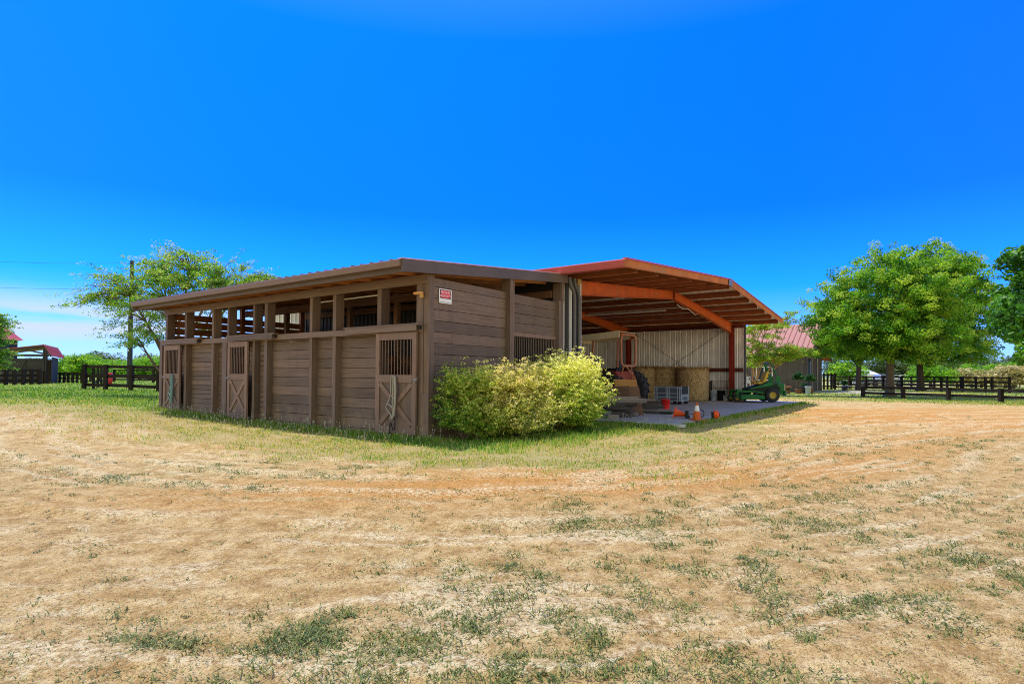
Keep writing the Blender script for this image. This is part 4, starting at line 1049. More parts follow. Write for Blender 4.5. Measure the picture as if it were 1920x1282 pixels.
# crepe myrtles: several smooth stems from the ground and arching leafy sprays
def myrtle(name, label, px, depth, lobes_px, stems, mats, nspray, n, s, seed, r=0.06, cat='tree', spr=0.85, hang=0.0, group=None, rr=0.22):
    b = PT(px, depth); root = empty(name, b, 0, label, cat, group); rs = np.random.RandomState(seed)
    L = [lob(a[0], a[1], depth + (a[4] if len(a) > 4 else 0), a[2], a[3], b[0], b[1]) for a in lobes_px]
    L = [(x, y, z - b[2], rx, ry, rz) for x, y, z, rx, ry, rz in L]
    tb = MB(); forks = []
    for k in range(stems):
        l = L[k % len(L)]; q = Vector((l[0] * .75 + rs.normal(0, .2), l[1] * .75 + rs.normal(0, .2), max(.8, l[2] - l[5] * .3)))
        p = Vector((rs.normal(0, .12), rs.normal(0, .12), -.1)); pts = limb_pts(p, q, seed + k, 0.03, 6)
        for i in range(1, 6): pts[i].z = p.z + (q.z - p.z) * (i / 6) ** 0.8
        tb.tube(pts, [r * (1.2 - .8 * i / 6) for i in range(7)], 7); forks += pts[3:]
    tk = tb.build('trunk', mats[0], root)
    Cs = []; Rs = []; lb = MB(); ww = np.array([l[3] * l[4] for l in L]); ww /= ww.sum()
    for k in range(nspray):
        l = L[rs.choice(len(L), p=ww)]; d = rs.normal(0, 1, 3); d[2] = d[2] * .8 + .25; d /= np.linalg.norm(d); kk = rs.uniform(.35, 1.08) 
        e = Vector(np.array(l[:3]) + d * np.array(l[3:]) * kk)
        f = min(forks, key=lambda q: (q - e).length + rs.uniform(0, .6)); mid = f.lerp(e, .5); mid.z += (e - f).length * .18
        lb.tube([f, mid, e], [r * .28, r * .17, r * .06], 4)
        o = Vector((d[0], d[1], .25 + hang)).normalized()
        for q in range(6):
            t = q / 5; p = mid.lerp(e, .35 + .65 * t) + o * (spr * t * t * .5); p.z -= t * t * spr * .18
            Cs.append(p); Rs.append(rr * (1 - .45 * t))
    lb.build('limbs', mats[0], tk)
    leaves('crown', mats[1], root, Cs, Rs, n, s, seed + 5, flat=.6, upb=.3, aspect=1.9, cjit=.35)
    return root
myrtle('airy_tree', 'tall airy light green tree with thin arching branches behind the stable roof', 335, 27,
       [(335, 560, 110, 75, 0), (255, 580, 75, 70, 0), (440, 520, 70, 45, 0), (350, 500, 75, 40, 0), (200, 540, 50, 40, 0), (260, 640, 50, 40, 0), (420, 560, 70, 40, 0), (475, 530, 55, 22, 1), (300, 520, 60, 45, 0), (515, 532, 40, 14, 1), (170, 570, 45, 20, 0)],
       9, (M_bark, F_airy), 560, 46000, 0.095, 201, r=0.08, spr=1.5, rr=0.30)
myrtle('airy_tree', 'light green tree with drooping sprays cut off by the left edge', -22, 30,
       [(-30, 620, 42, 40, 0), (-5, 650, 26, 32, 0), (-12, 598, 26, 16, 0), (-20, 680, 25, 25, 0)], 5, (M_bark, F_airy), 150, 15000, 0.11, 202, r=0.07, spr=1.0)
myrtle('crepe_myrtle', 'wide low crepe myrtle with orange tan stems beside the green mower', 1415, 41,
       [(1422, 650, 36, 28, 0), (1468, 660, 50, 15, 0), (1405, 622, 24, 24, 0), (1512, 664, 38, 10, 0), (1440, 612, 34, 14, 0), (1400, 680, 20, 18, 0), (1450, 674, 36, 9, 0), (1485, 600, 22, 20, 0)], 9, (M_bark_tan, F_myrtle), 300, 20000, 0.13, 203, r=0.055, spr=1.0, rr=0.3)

# rows of trees far away: a few shapes, then copies that share them
def copy_tree(o, parent=None):
    c = o.copy(); COL.objects.link(c); c.parent = parent
    for ch in [x for x in bpy.data.objects if x.parent == o]: copy_tree(ch, c)
    return c
def far_kind(seed, mats, w, h, n, s, name='far_tree'):
    L = [(0, 0, h * .55, w * .42, w * .42, h * .38), (w * .22, 0, h * .45, w * .3, w * .3, h * .32), (-w * .25, .3, h * .42, w * .3, w * .3, h * .3), (.1 * w, 0, h * .78, w * .25, w * .25, h * .2)]
    return tree(name, 'x', 'tree', (0, 0, 0), (h * .25, w * .035), L, mats, n, s, w * .16, seed, nl=7, flare=1.2, shell=.2)
kinds = [far_kind(301, (M_bark, F_bright), 6.5, 6.0, 5200, .36), far_kind(302, (M_bark, F_bright), 7.5, 5.0, 5200, .36), far_kind(303, (M_bark_dark, F_far), 9, 9, 5200, .5), far_kind(304, (M_bark_dark, F_far), 12, 8, 5600, .6), far_kind(305, (M_bark, F_tan), 4.0, 3.0, 2600, .3)]
used = set()
def place(k, px, depth, ptop, sx=1.0, label=None, cat='tree', group=None, name=None):
    src = kinds[k]; o = src if k not in used else copy_tree(src); used.add(k)
    b = PT(px, depth); h = (703.5 - ptop) * depth / F + CAMH - b[2]; hk = (6.0, 5.0, 9, 8, 3.0)[k] * .98
    o.location = b; sc = h / hk; o.scale = (sc * sx, sc * sx, sc); o.rotation_euler = (0, 0, (px * 1.7) % 6.28)
    o.name = name or o.name.split('.')[0]
    o['label'] = label; o['category'] = cat; o['group'] = group
    if not group: del o['group']
    return o
GL = 'bright green trees beyond the left paddock'
LB = 'bright green leafy tree in the row beyond the left paddock fence'
for px, dp, tp, k, sx in ((122, 62, 668, 0, 1.0), (154, 60, 665, 0, 1.1), (186, 70, 684, 1, 1.3), (214, 78, 680, 1, 1.4), (240, 84, 676, 0, 1.4), (262, 76, 676, 1, 1.3), (290, 74, 673, 1, 1.3), (318, 74, 672, 0, 1.2), (136, 66, 676, 1, 1.0), (170, 64, 672, 1, 1.0)):
    place(k, px, dp, tp, sx, LB, group=GL, name='leafy_tree')
for px, dp, tp in ((60, 150, 676), (5, 150, 672), (-60, 150, 672), (190, 170, 664), (235, 170, 676), (290, 170, 668), (330, 160, 672)):
    place(2 if px % 2 else 3, px, dp, tp, 1.3, 'dull grey green tree on the skyline behind the left paddock', group='skyline trees on the left', name='skyline_tree')
for px, dp, tp, k, sx in ((1565, 130, 664, 2, 1.2), (1600, 120, 676, 3, 1.2), (1640, 150, 664, 2, 1.3), (1690, 150, 668, 3, 1.3), (1735, 150, 664, 2, 1.3), (1780, 160, 668, 3, 1.2), (1815, 150, 670, 3, 1.2), (1846, 170, 664, 2, 1.2), (1880, 160, 666, 3, 1.2), (1915, 150, 660, 2, 1.3), (1960, 150, 660, 2, 1.3), (2010, 140, 662, 3, 1.3)):
    place(k, px, dp, tp, sx, 'dull grey green tree on the skyline beyond the right hand fences', group='skyline trees on the right', name='skyline_tree')
place(0, 1590, 85, 672, 1.3, 'low round green tree seen under the forked oak', name='leafy_tree')
place(1, 1745, 75, 676, 1.2, 'bright green tree between the two oak trunks and the tall dry grass', name='leafy_tree')
place(1, 1822, 80, 677, 1.0, 'rounded yellow green bush beyond the four rail fence', 'bush', name='bush')
place(0, 1864, 82, 675, 1.0, 'yellow green bush between pale plumes of dry grass', 'bush', name='bush')
place(0, 1905, 84, 668, 0.9, 'bright green bush at the right edge of the field', 'bush', name='bush')
for px, dp, tp in ((1795, 76, 686), (1840, 78, 688), (1885, 76, 683), (1900, 70, 680), (1925, 72, 676), (1955, 72, 680)):
    place(4, px, dp, tp, 1.2, 'clump of tall pale dry grass beyond the right hand fence end', 'tall grass', 'clumps of tall dry grass', name='dry_grass_clump')

# ------------------------------------------------------------------ fences
def fence(name, label, pts, heights, post=0.13, rail=(0.035, 0.14), mat=M_black_fence, rail_side=-1, top=None, cat='fence', posth=None):
    r = empty(name, (pts[0][0], pts[0][1], 0), 0, label, cat); ox, oy = pts[0][0], pts[0][1]
    ph = posth or max(heights) + 0.03
    for p in pts:
        mb = MB(); z = gz(p[0], p[1]); mb.box(p[0] - ox - post / 2, p[0] - ox + post / 2, p[1] - oy - post / 2, p[1] - oy + post / 2, z - .2, z + ph, jit=.006); mb.build('post', mat, r)
    for h in heights:
        mb = MB()
        for a, b_ in zip(pts[:-1], pts[1:]):
            dx, dy = b_[0] - a[0], b_[1] - a[1]; l = math.hypot(dx, dy); nx, ny = dy / l * rail_side * (post / 2 + rail[0] / 2), -dx / l * rail_side * (post / 2 + rail[0] / 2)
            mb.beam((a[0] - ox + nx, a[1] - oy + ny, float(gz(*a)) + h - rail[1] / 2), (b_[0] - ox + nx, b_[1] - oy + ny, float(gz(*b_)) + h - rail[1] / 2 + RND.uniform(-.008, .008)), rail[0], rail[1])
        mb.build('rail', mat, r)
    return r
def run(a, b_, n): return [(a[0] + (b_[0] - a[0]) * i / n, a[1] + (b_[1] - a[1]) * i / n) for i in range(n + 1)]
p0 = PT(158, 33)[:2]; p1 = PT(198.5, 32.6)[:2]; p2 = PT(246, 32)[:2]; st_ = (p2[0] - p1[0], p2[1] - p1[1])
fence('board_fence', 'black three board fence running from a corner post behind the stable', [p0, p1, p2, (p2[0] + st_[0] * 1.05, p2[1] + st_[1] * 1.05), (p2[0] + st_[0] * 2.1, p2[1] + st_[1] * 2.1)], (1.40, 0.86, 0.36), post=0.17, rail=(.04, .17))
pe = PT(200, 50)[:2]
fence('board_fence', 'black fence receding from the left corner post across the paddock', run((p0[0] + .1, p0[1] + .6), pe, 4), (1.36, .86, .4), post=.11, rail=(.03, .09))
pa, pb = PT(214, 62)[:2], PT(420, 52)[:2]
fence('board_fence', 'distant black fence seen between the boards of the nearer left fence', run(pa, pb, 5), (1.3, .8, .35), post=.18)
fence('board_fence', 'black fence in front of the small red roofed run in shed', run(PT(-40, 42)[:2], PT(74, 46)[:2], 7), (1.2, .8, .4), post=.2)
fence('board_fence', 'low dark fence in front of the bright green trees', run(PT(112, 54)[:2], PT(162, 52)[:2], 6), (.95, .5), post=.15)
q0, q1 = PT(1618, 39.2)[:2], PT(1876, 32.0)[:2]
qd = ((q1[0] - q0[0]) / 3, (q1[1] - q0[1]) / 3)
fence('low_fence', 'low black two rail fence in front of the oak trunks', [(q0[0] + qd[0] * i, q0[1] + qd[1] * i) for i in range(5)], (.74, .38), post=.19, rail=(.045, .15))
r0, r1 = PT(1563, 66)[:2], PT(1893, 52)[:2]
fence('paddock_fence', 'black four rail paddock fence behind the oak trunks', run(r0, r1, 9), (1.42, 1.0, .64, .27), post=.16, rail=(.04, .13))
fence('paddock_fence', 'black fence returning behind the four rail paddock fence', run(r1, PT(1560, 92)[:2], 17), (1.42, 1.0, .64, .27), post=.16, rail=(.04, .13))
fence('wooden_fence', 'pale thin post and wire fence at the right edge of the field', run(PT(1893, 70)[:2], PT(1990, 66)[:2], 5), (1.25, .8), post=.10, rail=(.02, .04), mat=simple('weathered_post', (.34, .25, .17), .9))
fence('white_fence', 'pale grey rail fence far beyond the forked oak', run(PT(1556, 98)[:2], PT(1720, 104)[:2], 10), (1.75, 1.3, .8), post=.12, rail=(.05, .12), mat=simple('pale_rail', (.55, .55, .56), .5))
# gate slats between the barn and the fence corner
g0 = PT(1543, 62)
gt = empty('slatted_gate', g0, 0.1, 'dark slatted gate panel beside the tack barn corner', 'gate')
mb = MB()
for i in range(4): mb.box(i * .42, i * .42 + .2, -.03, .03, 0.0, 1.75)
mb.build('gate_slats', M_black_fence, gt); mb = MB(); [mb.box(-.05, 1.6, .032, .07, z, z + .12) for z in (.3, .9, 1.5)]; mb.build('gate_rails', M_black_fence, gt)

# ------------------------------------------------------------------ small run-in shed on the left
b = PT(50, 50); Rl = empty('run_in_shed', b, 0, 'small dark brown run in shed with red roof at the far left', 'shed')
k = 50 / F; X = lambda px: (px - 50) * k; Z = lambda py: CAMH - b[2] + (703 - py) * k - (px_roll if False else 0)
hz = ray(50, 700); Z = lambda py: CAMH - b[2] + ray(50, py).z / ray(50, py).y * 50
pk = (X(83), Z(648)); el = (X(-25), Z(660)); er = (X(97.5), Z(667.5))
M_shedbrown = painted_wood('dark_brown_shed', (0.016, 0.012, 0.012), (0.032, 0.025, 0.023), (1.2, 1.2, 20), knots=False, worn=(.03, .024, .022))
mb = MB(); z = 0.0
while z < Z(672): mb.box(X(-20), X(83), -.02, .02, z, min(z + .215, Z(672))); z += .225
mb.build('front_wall', M_shedbrown, Rl)
mb = MB(); mb.box(X(-20), X(92), -.08, -.022, Z(668), Z(664)); mb.box(X(24), X(84), -.08, -.022, Z(675), Z(672)); mb.build('beam', M_shedbrown, Rl)
mb = MB(); mb.box(X(24), X(49), -.06, -.024, 0.1, Z(675)); mb.beam((X(25), -.08, .15), (X(48), -.08, Z(676)), .03, .16); mb.build('sliding_door', M_shedbrown, Rl)
for a in (83.5, 87.5):
    mb = MB(); mb.box(X(a) - .07, X(a) + .07, -.15, -.01, 0, Z(652)); mb.build('post', M_shedbrown, Rl)
mb = MB(); mb.beam((el[0], -.1, el[1]), (pk[0], -.1, pk[1]), .06, .22); mb.beam((pk[0], -.1, pk[1]), (er[0], -.1, er[1]), .06, .2)
mb.beam((X(20), -.06, Z(664)), (X(52), -.06, Z(656)), .06, .12); mb.beam((X(52), -.06, Z(656)), (X(88), -.06, Z(664)), .06, .12); mb.build('truss', M_shedbrown, Rl)
dx_, dy_ = -2.45, 4.5
mb = MB(); mb.add([(pk[0], -.15, pk[1] + .1), (er[0] + .05, -.15, er[1] + .05), (er[0] + dx_, dy_, er[1] - .02), (pk[0] + dx_, dy_, pk[1] + .02), (pk[0], -.15, pk[1] + .04), (er[0] + .05, -.15, er[1]), (er[0] + dx_, dy_, er[1] - .08), (pk[0] + dx_, dy_, pk[1] - .04)], [(0, 1, 2, 3), (7, 6, 5, 4), (0, 4, 5, 1), (1, 5, 6, 2), (2, 6, 7, 3), (3, 7, 4, 0)])
mb.add([(el[0], -.15, el[1] + .1), (pk[0], -.15, pk[1] + .1), (pk[0] + dx_, dy_, pk[1] + .02), (el[0] + dx_, dy_, el[1]), (el[0], -.15, el[1] + .04), (pk[0], -.15, pk[1] + .04), (pk[0] + dx_, dy_, pk[1] - .04), (el[0] + dx_, dy_, el[1] - .06)], [(0, 1, 2, 3), (7, 6, 5, 4), (0, 4, 5, 1), (1, 5, 6, 2), (2, 6, 7, 3), (3, 7, 4, 0)])
for i in range(9):
    t = i / 8; mb.beam((pk[0] + dx_ * t, -.15 + (dy_ + .15) * t, pk[1] + .13 - .08 * t), (er[0] + .05 + (dx_ - .05) * t, -.15 + (dy_ + .15) * t, er[1] + .08 - .07 * t), .05, .04)
ro = mb.build('roof', M_redroof, Rl)
mb = MB(); mb.add([(X(97), .0, 0), (X(97), 0, Z(669)), (X(97) - 3.0, dy_, Z(669)), (X(97) - 3.0, dy_, 0), (X(97) - .05, .0, 0), (X(97) - .05, 0, Z(669)), (X(97) - 3.05, dy_, Z(669)), (X(97) - 3.05, dy_, 0)], [(0, 1, 2, 3), (7, 6, 5, 4), (0, 4, 5, 1), (1, 5, 6, 2), (2, 6, 7, 3), (3, 7, 4, 0)])
mb.box(X(-20), X(97) - 3.0, dy_, dy_ + .05, 0, Z(672)); mb.build('side_wall', simple('grey_boards', (.07, .06, .055), .95), Rl)
mb = MB()
for px in (90, 101, 104.5): mb.box(X(px) - .1, X(px) + .1, -1.2, -1.0, 0, 1.1)
mb.build('gate_post', M_black_fence, Rl)
b2 = PT(-22, 62); R2 = empty('barn', b2, 0, 'red roof of a barn showing behind the left edge tree', 'barn')
mb = MB(); mb.prism([(-2.5, 4.4), (2.6, 4.4), (.6, 5.9), (-.5, 5.9)], -3, 1.3, 'Y'); mb.build('roof', M_redroof, R2); mb = MB(); mb.box(-2.2, 2.2, -2.7, 1, 0, 4.4); mb.build('wall', M_shedbrown, R2)

# pole and wires
pb = PT(243, 36.5); PL = empty('utility_pole', pb, 0, 'tall dark wooden utility pole behind the left fence', 'pole')
hp = (703 - 492) * 36.5 / F + CAMH - pb[2]
mb = MB(); mb.tube([(0, 0, -.3), (0, 0, hp * .5), (.03, 0, hp)], [.155, .135, .11], 12); mb.build('pole', M_pole, PL)
mb = MB(); mb.box(-.03, .03, -.19, -.15, 2.3, 2.42); mb.build('tag_plate', M_white, PL)
for nm, ya, yb, lab in ((0, 483, 493, 'upper thin wire running left from the utility pole'), (1, 533, 540, 'lower thin wire running left from the utility pole')):
    a = ray(-200, ya - 8); t = 36.5 / a.y; A = Vector((a.x * t, 36.5, CAMH + a.z * t)); c_ = ray(242, yb); t = 36.4 / c_.y; B = Vector((c_.x * t, 36.4, CAMH + c_.z * t))
    w = empty('power_line', B, 0, lab, 'wire'); mb = MB(); mb.tube([(A - B) * (1 - i / 8) + Vector((0, 0, -.25 * math.sin(math.pi * i / 8))) for i in range(9)], .008, 5); mb.build('wire', M_pole, w)
# red drum in the paddock
b = PT(205, 50); o = empty('drum', b, 0, 'red drum standing behind the left fence', 'drum')
mb = MB(); mb.lathe([(.2, 0), (.24, .03), (.24, .3), (.25, .33), (.24, .36), (.24, .62), (.25, .65), (.24, .68), (.24, .94), (.2, .97)], n=18); mb.build('drum_body', M_red, o)
mb = MB(); mb.lathe([(.05, .97), (.05, .99)], c=(.12, 0, 0), n=10); mb.build('bung', M_white, o)
# ------------------------------------------------------------------ tack barn behind the shed
KU, KV = -0.8, 46.2; BW, BL = 10.2, 16.0
TB = empty('tack_barn', UV(KU, KV) + (0,), ANG, 'grey brown board and batten barn with pink red ribbed roof behind the mower', 'barn')
def batten(mb, axis, fixed, a, b_, z0, z1, zt=None, sp=.42, face=-1):
    x = a + .1
    while x < b_:
        zz = z1 if zt is None else zt(x)
        if axis == 'u': mb.box(x, x + .05, fixed + min(0, face * .03), fixed + max(0, face * .03), z0, zz)
        else: mb.box(fixed + min(0, face * .03), fixed + max(0, face * .03), x, x + .05, z0, zz)
        x += sp
EZ, RZ = 3.35, 6.1
rz_ = lambda v: EZ + (RZ - EZ) * (1 - abs(v - BW / 2) / (BW / 2))
mb = MB(); mb.box(-BL, 0, 0, .08, 0, EZ, tint=.5); batten(mb, 'u', 0, -BL, 0, 0, EZ); mb.build('side_wall', M_board, TB)
mb = MB(); mb.prism([(0.08, 0), (2.4, 0), (2.4, rz_(2.4)), (0.08, rz_(.08))], -.08, 0, 'X', tint=.5); mb.prism([(4.2, 0), (BW, 0), (BW, rz_(BW)), (BW / 2, RZ), (4.2, rz_(4.2))], -.08, 0, 'X', tint=.5)
mb.prism([(2.4, 3.0), (4.2, 3.0), (4.2, rz_(4.2)), (2.4, rz_(2.4))], -.08, 0, 'X', tint=.5)
batten(mb, 'v', 0, .1, 2.2, 0, 0, rz_, face=1); batten(mb, 'v', 0, 4.4, BW, 0, 0, rz_, face=1); mb.build('gable_wall', M_board, TB)
mb = MB(); mb.box(-.12, -.10, 2.35, 4.25, 0, 3.05); mb.build('doorway_shade_sheet', M_black, TB)  # black sheet standing in for the shade inside the doorway
mb = MB(); mb.box(0.03, .06, 4.2, 4.4, 0, 3.1); mb.box(.03, .06, 7.3, 7.48, 0, 3.1); mb.build('door_trim', simple('pale_trim', (.42, .37, .30), .6), TB)
M_ribpink = simple('pink_rib', (.36, .12, .09), .5, .0, .08)
for a, b_, nm in ((-.55, BW / 2, 0), (BW / 2, BW + .9, 1)):
    f = lambda v: RZ + .15 - abs(v - BW / 2) * (RZ - EZ) / (BW / 2)
    mb = MB(); mb.prism([(a, f(a) - .05), (b_, f(b_) - .05), (b_, f(b_)), (a, f(a))], -BL - .5, .75, 'X', tint=.5); r_ = mb.build('roof', simple('pink_red_roof', (.42, .20, .15), .5, .0, .08) if nm == 0 else M_redroof, TB)
    mb = MB(); u = -BL - .4
    while u < .75: mb.beam((u, a, f(a) + .02), (u, b_, f(b_) + .02), .06, .05, tint=.2); u += .45
    mb.build('roof_ribs', M_ribpink if nm == 0 else M_redroof, r_)
    mb = MB(); mb.prism([(a, f(a) - .28), (b_, f(b_) - .28), (b_, f(b_) - .0), (a, f(a) - .0)], .752, .79, 'X'); mb.build('rake_board', M_shedbrown, r_)
wu0, wu1 = None, None
def UT(px):                                  # u on the barn's long wall seen at a pixel column
    return U(px, KV) - KU
a, b_ = UT(1417), UT(1449)
w_ = MB(); w_.box(a, b_, -.07, -.035, 1.0, 1.09); w_.box(a, b_, -.07, -.035, 2.15, 2.25)
for x in (a, (a + b_) / 2 - .04, b_ - .09): w_.box(x, x + .09, -.068, -.037, 1.09, 2.15)
wf = w_.build('window_frame', M_white, TB); mb = MB(); mb.box(a + .05, b_ - .05, -.04, -.032, 1.05, 2.2); mb.build('pane', M_glass, wf)
mb = MB(); mb.prism([(0, 0), (7, -2.2), (9.5, 3.5), (3.5, BW), (0, BW)], 0.01, .03, 'Z'); o = mb.build('barn_apron', M_conc); o.location = UV(KU + .1, KV) + (0,); o.rotation_euler = (0, 0, ANG); tag(o, kind='structure')
# topiaries and pots before the doorway
def topiary(px, dp, s, label):
    b = PT(px, dp); o = empty('topiary', b, 0, label, 'plant', 'potted topiaries by the barn doorway')
    mb = MB(); mb.lathe([(.20, 0), (.27, .32), (.29, .33), (.29, .38), (.25, .38), (.24, .33)], n=16); mb.build('pot', M_terracotta, o)
    mb = MB(); [mb.tube([(.05 * math.cos(z * 7 + p), .05 * math.sin(z * 7 + p), z) for z in np.linspace(.33, 1.0 * s, 8)], .022, 6) for p in (0, 2.1, 4.2)]; mb.build('braided_stem', M_bark, o)
    C = [(rx, ry, 1.25 * s + rz) for rx, ry, rz in ((0, 0, 0), (.25, 0, 0), (-.25, .05, 0), (0, .25, .05), (.1, -.25, 0), (0, 0, .22), (.15, .1, .2), (-.15, -.1, .18))]
    leaves('foliage', F_topi, o, C, [.24 * s] * 8, 2600, .10, int(px), flat=.9)
topiary(1497, 46, 1.05, 'left bushy topiary on a braided stem before the barn wall')
topiary(1519, 47.5, .95, 'right bushy topiary before the dark barn doorway')
def pot(px, dp, r, h, mat, label, leafm=None, seed=1, lh=.35):
    b = PT(px, dp); o = empty('flower_pot', b, 0, label, 'pot')
    mb = MB(); mb.lathe([(r * .7, 0), (r * .95, h * .85), (r, h * .86), (r, h), (r * .9, h), (r * .85, h * .86)], n=14); mb.build('pot', mat, o)
    if leafm: leaves('plant', leafm, o, [(0, 0, h + lh * .4), (.08, .05, h + lh * .6), (-.1, 0, h + lh * .5)], [lh * .6] * 3, 700, .09, seed)
F_flower = foliage_mat('flowering_plant', [(.03, .12, .02), (.08, .2, .03), (.45, .10, .10), (.6, .25, .25)], .2)
pot(1471, 44.5, .17, .34, M_terracotta, 'clay pot with reddish flowers left of the topiaries', F_flower, 5)
pot(1478, 45.5, .14, .30, M_terracotta, 'small clay pot with red flowers against the barn wall', F_flower, 6)
pot(1507, 47.2, .28, .55, M_black, 'large black planter between the two topiaries', F_topi, 7)
pot(1515, 45.2, .24, .62, M_bluegrey, 'grey square sided planter in front of the doorway', None)
b = PT(1589, 59); o = empty('patio_chair', b, .3, 'pale metal patio chair beside the small forked oak', 'chair'); s = 1.15
mb = MB(); mb.box(-.28, .28, -.28, .28, .44, .48); mb.build('seat', M_white, o)
mb = MB(); [mb.box(x, x + .05, .25, .28, .5, 1.0) for x in (-.26, -.13, 0, .13, .22)]; mb.box(-.28, .28, .25, .29, .98, 1.04); mb.build('backrest', M_white, o)
for x in (-.26, .24):
    for y in (-.26, .24): mb = MB(); mb.tube([(x, y, 0), (x, y, .44)], .018, 6); mb.build('leg', M_black, o)
b = PT(1583, 58.5); o = empty('potted_plant', b, 0, 'leafy green plant in a dark pot next to the patio chair', 'plant'); mb = MB(); mb.lathe([(.2, 0), (.28, .45), (.25, .45)], n=14); mb.build('pot', M_black, o); leaves('plant', F_topi, o, [(0, 0, .7), (.1, .1, .8)], [.33, .3], 900, .12, 9)
# meter box on two posts
b = PT(1402.5, 35); o = empty('meter_box', b, 0, 'small grey meter box on white posts beside the shed corner', 'meter box')
mb = MB(); mb.box(-.15, .15, -.08, .06, .95, 1.36); mb.build('cabinet', simple('meter_grey', (.42, .46, .48), .5, .2), o)
for x in (-.10, .12): mb = MB(); mb.tube([(x, 0, 0), (x, 0, .95)], .045 if x < 0 else .02, 8); mb.build('post', M_white, o)
# pickup truck and white building far off
b = PT(1655, 84); o = empty('pickup_truck', b, math.radians(4), 'silver pickup truck parked far off behind the front oak trunk', 'truck')
def car_body(m, prof, w): m.prism(prof, -w, w, 'Y')
mb = MB(); car_body(mb, [(-2.7, .45), (2.7, .45), (2.75, .8), (2.6, 1.05), (1.35, 1.15), (-1.0, 1.12), (-2.75, 1.12), (-2.75, .6)], .92); mb.build('body', M_silver, o, bevel=.06)
mb = MB(); mb.add([(-1.0, -.88, 1.12), (1.3, -.88, 1.12), (.6, -.7, 1.75), (-.8, -.7, 1.75), (-1.0, .88, 1.12), (1.3, .88, 1.12), (.6, .7, 1.75), (-.8, .7, 1.75)], [(0, 1, 2, 3), (7, 6, 5, 4), (1, 5, 6, 2), (4, 0, 3, 7), (3, 2, 6, 7)]); cb = mb.build('cab', M_silver, o, bevel=.04)
for x0, x1, y0, y1 in ((-.78, -.05, -.66, -.53), (.03, .95, .50, .56)):
    mb = MB(); mb.add([(x0 - .12, -.885, 1.2), (x1 + .06, -.885, 1.2), (x1 - .05, -.745, 1.65), (x0, -.745, 1.65), (x0 - .12, -.865, 1.2), (x1 + .06, -.865, 1.2), (x1 - .05, -.725, 1.65), (x0, -.725, 1.65)], [(0, 1, 2, 3), (7, 6, 5, 4), (0, 4, 5, 1), (2, 6, 7, 3)]); mb.build('side_window', M_glass, cb)
for x in (-1.75, 1.75):
    for y in (-.85, .85):
        mb = MB(); mb.lathe([(.2, -.12), (.38, -.12), (.4, -.08), (.4, .08), (.38, .12), (.2, .12)], c=(x, y, .4), n=16, axis='Y'); wh = mb.build('wheel', M_rubber, o); mb = MB(); mb.lathe([(.05, -.125), (.22, -.125), (.22, .125), (.05, .125)], c=(x, y, .4), n=12, axis='Y'); mb.build('rim', M_iron, wh)
b = PT(1630, 110); o = empty('white_outbuilding', b, .15, 'low white building with pale sloping roof far behind the pickup', 'building')
mb = MB(); mb.box(-2.2, 1.6, 0, 5, 0, 1.9); mb.build('wall', M_white, o); mb = MB(); mb.prism([(-.3, 1.9), (2.6, 2.75), (5.4, 1.9)], -2.5, 1.9, 'X'); mb.build('roof', M_white, o)

# ------------------------------------------------------------------ things inside the shed
FZ = 0.087
def inshed(name, px, v=None, depth=None, rz=0.0, label=None, cat=None, group=None, z=FZ):
    p = PT(px, depth, z)
    return empty(name, p, rz, label, cat, group)
# hay
m, nt, b, out = mat_new('hay'); t = NT(nt); c = t.coord((14, 14, 60)); nz = t.noise(c, 1.0, 5, .7, .6); c2 = t.coord((60, 60, 8)); n2_ = t.noise(c2, 1.0, 3)
mixn = t.math('ADD', t.math('MULTIPLY', nz, .6), t.math('MULTIPLY', n2_, .4))
t.l(t.ramp(mixn, ((.40, (.11, .06, .025)), (.48, (.36, .23, .10)), (.55, (.62, .46, .22)), (.64, (.85, .70, .42)))), b.inputs['Base Color']); b.inputs['Roughness'].default_value = .95; t.bump(mixn, 1.0, .04, b)
M_hay = m
F_hay = foliage_mat('hay_wisps', [(.28, .14, .04), (.5, .30, .10), (.72, .50, .22)], .2)
def bale(px, depth, r, h, seed, label):
    o = inshed('hay_bale', px, depth=depth, rz=seed, label=label, cat='hay bale', group='round hay bales along the back wall')
    rs = np.random.RandomState(seed); mb = MB(); n = 40; pr = []; rows = [(0, 0), (.93, 0), (1.0, .06)] + [(1.0, k) for k in (.2, .35, .5, .65, .8, .93)] + [(.96, 1.0), (.6, 1.02), (0, 1.03)]
    vs = []
    for rr, zz in rows:
        for k in range(n):
            a = 2 * math.pi * k / n; q = r * rr * (1 + .018 * rs.normal() * (rr > .5)); vs.append((q * math.cos(a), q * math.sin(a), h * zz + .012 * rs.normal() * (rr > .1)))
    fs = [(i * n + k, i * n + (k + 1) % n, (i + 1) * n + (k + 1) % n, (i + 1) * n + k) for i in range(len(rows) - 1) for k in range(n)]
    mb.add(vs, fs, .5, True); mb.build('bale_core', M_hay, o)
    m_ = 2600; a = rs.uniform(0, 2 * np.pi, m_); z = np.where(rs.uniform(0, 1, m_) < .35, h * rs.uniform(.93, 1.03, m_), rs.uniform(0.02, 1, m_) * h); q = r * rs.uniform(.98, 1.02, m_)
    bl = blades('loose_straw', F_hay, q * np.cos(a), q * np.sin(a), z, rs.uniform(.07, .20, m_), .014, (.6, 2.2), seed, rs.uniform(0, 1, m_), ang=a + rs.normal(0, .9, m_)); bl.parent = o
bale(1299, 30.2, .78, 1.68, 11, 'right hand round hay bale, fully in view against the ribbed wall')
bale(1248, 31.4, .78, 1.70, 12, 'middle round hay bale standing behind the blue grey bulk bin')
bale(1205, 31.6, .78, 1.72, 13, 'left hand round hay bale half hidden by the tractor tyre')
